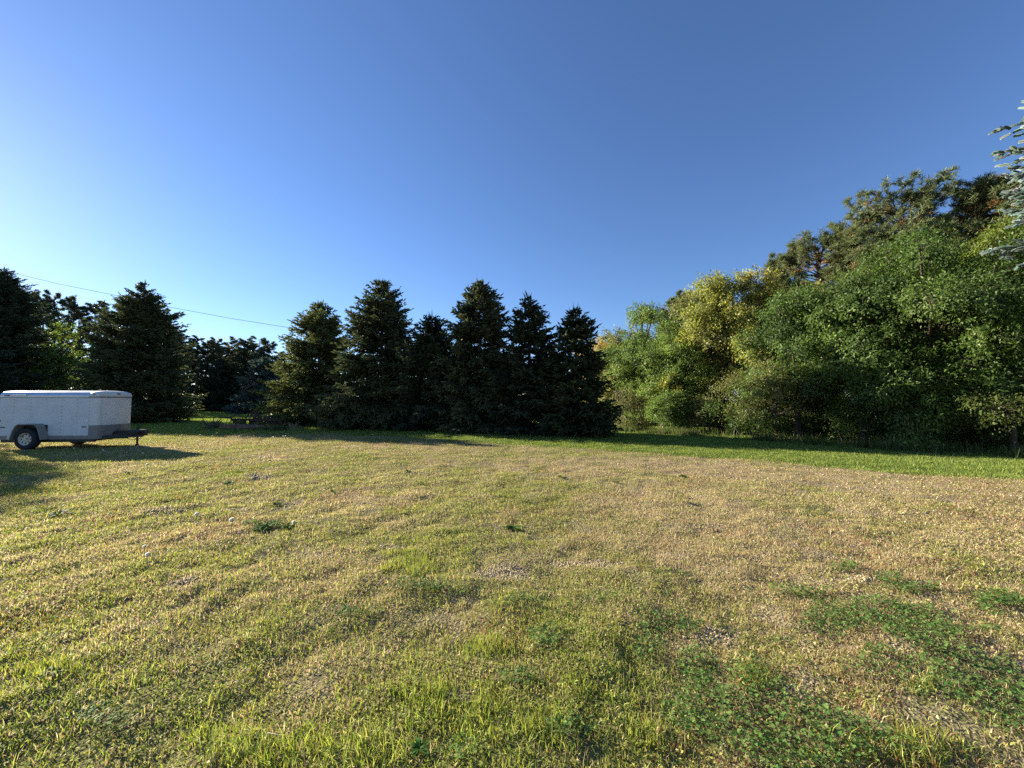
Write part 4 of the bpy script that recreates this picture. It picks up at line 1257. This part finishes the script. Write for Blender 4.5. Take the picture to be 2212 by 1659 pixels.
    Fd = field(x, y)
    keep = rng.random(len(x)) < np.clip(Fd['gravel'] * .42 + .02 * Fd['tan'] ** 3 * (1 - Fd['lawn']), 0, 1) * (1 - .8 * Fd['clover'])
    x, y = x[keep], y[keep]
    n = len(x)
    far = np.maximum(1, np.hypot(x, y) / 3.5) ** .7
    r = rng.uniform(.004, .0115, n) * far
    O6 = np.array([(1, 0, 0), (0, 1, 0), (-1, 0, 0), (0, -1, 0), (0, 0, 1), (0, 0, -1)], float)
    a = rng.random(n) * 6.283
    rot = np.stack([np.stack([np.cos(a), -np.sin(a), 0 * a], 1), np.stack([np.sin(a), np.cos(a), 0 * a], 1), np.stack([0 * a, 0 * a, 0 * a + 1], 1)], 1)
    sc = np.stack([rng.uniform(.8, 1.5, n), rng.uniform(.7, 1.1, n), rng.uniform(.5, .85, n)], 1)
    pts = O6[None] * sc[:, None] * r[:, None, None] * rng.uniform(.75, 1.25, (n, 6, 1))
    pts[:, :, 0] += pts[:, :, 2] * .35
    pts = np.einsum('nij,nkj->nki', rot, pts) + np.stack([x, y, bump_h(x, y) + r * .25], 1)[:, None]
    tri = np.array([(0, 1, 4), (1, 2, 4), (2, 3, 4), (3, 0, 4), (1, 0, 5), (2, 1, 5), (3, 2, 5), (0, 3, 5)])
    T = (tri[None] + (np.arange(n) * 6)[:, None, None]).reshape(-1, 3)
    cs, _ = pick(rng, n, [(np.array([0.48, 0.39, 0.235]), np.ones(n)), (np.array([0.36, 0.285, 0.18]), np.ones(n)), (np.array([0.25, 0.2, 0.145]), .7 * np.ones(n)), (np.array([0.5, 0.45, 0.34]), .2 * np.ones(n))])
    c = np.repeat(np.clip(cs * (1 + rng.normal(0, .12, (n, 1))), .05, .8), 6, 0)
    M_STONE, nn, ll = new_mat("gravel_stone")
    at = nn.new("ShaderNodeAttribute"); at.attribute_name = "tint"
    pb = nn.new("ShaderNodeBsdfPrincipled"); pb.inputs["Roughness"].default_value = .85; pb.inputs["Specular IOR Level"].default_value = .2
    oo = nn.new("ShaderNodeOutputMaterial"); ll.new(at.outputs["Color"], pb.inputs["Base Color"]); ll.new(pb.outputs[0], oo.inputs[0])
    me = mesh_np("gravel", pts.reshape(-1, 3), [T], M_STONE, c)
    tag(link("gravel", me), "pale loose gravel stones showing through worn grass", "gravel", kind="stuff")
    # taller rank grass at the foot of the woods and under the spruces
    rng2 = np.random.default_rng(5)
    line = [on_ground(1316, 930), on_ground(1420, 937), on_ground(1600, 948), on_ground(1800, 964), on_ground(2000, 978), on_ground(2212, 990), on_ground(2600, 1015)]
    P = []
    for p0, p1 in zip(line[:-1], line[1:]):
        ln = np.linalg.norm(p1 - p0); k = int(ln * 900)
        f = rng2.random(k)[:, None]
        nrm = np.array([-(p1 - p0)[1], (p1 - p0)[0], 0]) / ln
        P.append(p0 + (p1 - p0) * f + nrm * (rng2.gamma(1.5, .5, k) - .3)[:, None])
    P = np.concatenate(P)
    keep = rng2.random(len(P)) < sstep((fbm(P[:, 0], P[:, 1], .8, 88) - .38) / .2)
    P = P[keep]; n = len(P)
    hh = rng2.uniform(.12, .42, n); az = rng2.random(n) * 6.283; le = rng2.uniform(0, .7, n)
    dv = np.stack([np.cos(az) * np.sin(le), np.sin(az) * np.sin(le), np.cos(le)], 1)
    tw = rng2.random(n) * 6.283
    s = np.stack([np.cos(tw), np.sin(tw), 0 * tw], 1) * .012
    V = np.stack([P - s, P + s, P + dv * hh[:, None]], 1).reshape(-1, 3)
    cc, _ = pick(rng2, n, [(np.array([0.10, 0.14, 0.035]), np.ones(n)), (np.array([0.26, 0.22, 0.10]), .5 * np.ones(n)), (np.array([0.06, 0.10, 0.02]), np.ones(n))])
    me = mesh_np("rank_grass", V, [np.arange(n * 3).reshape(-1, 3)], M_GRASS, np.repeat(cc, 3, 0))
    tag(link("rank_grass", me), "taller unmown grass along the foot of the woods", "grass", kind="stuff")
build_grass()
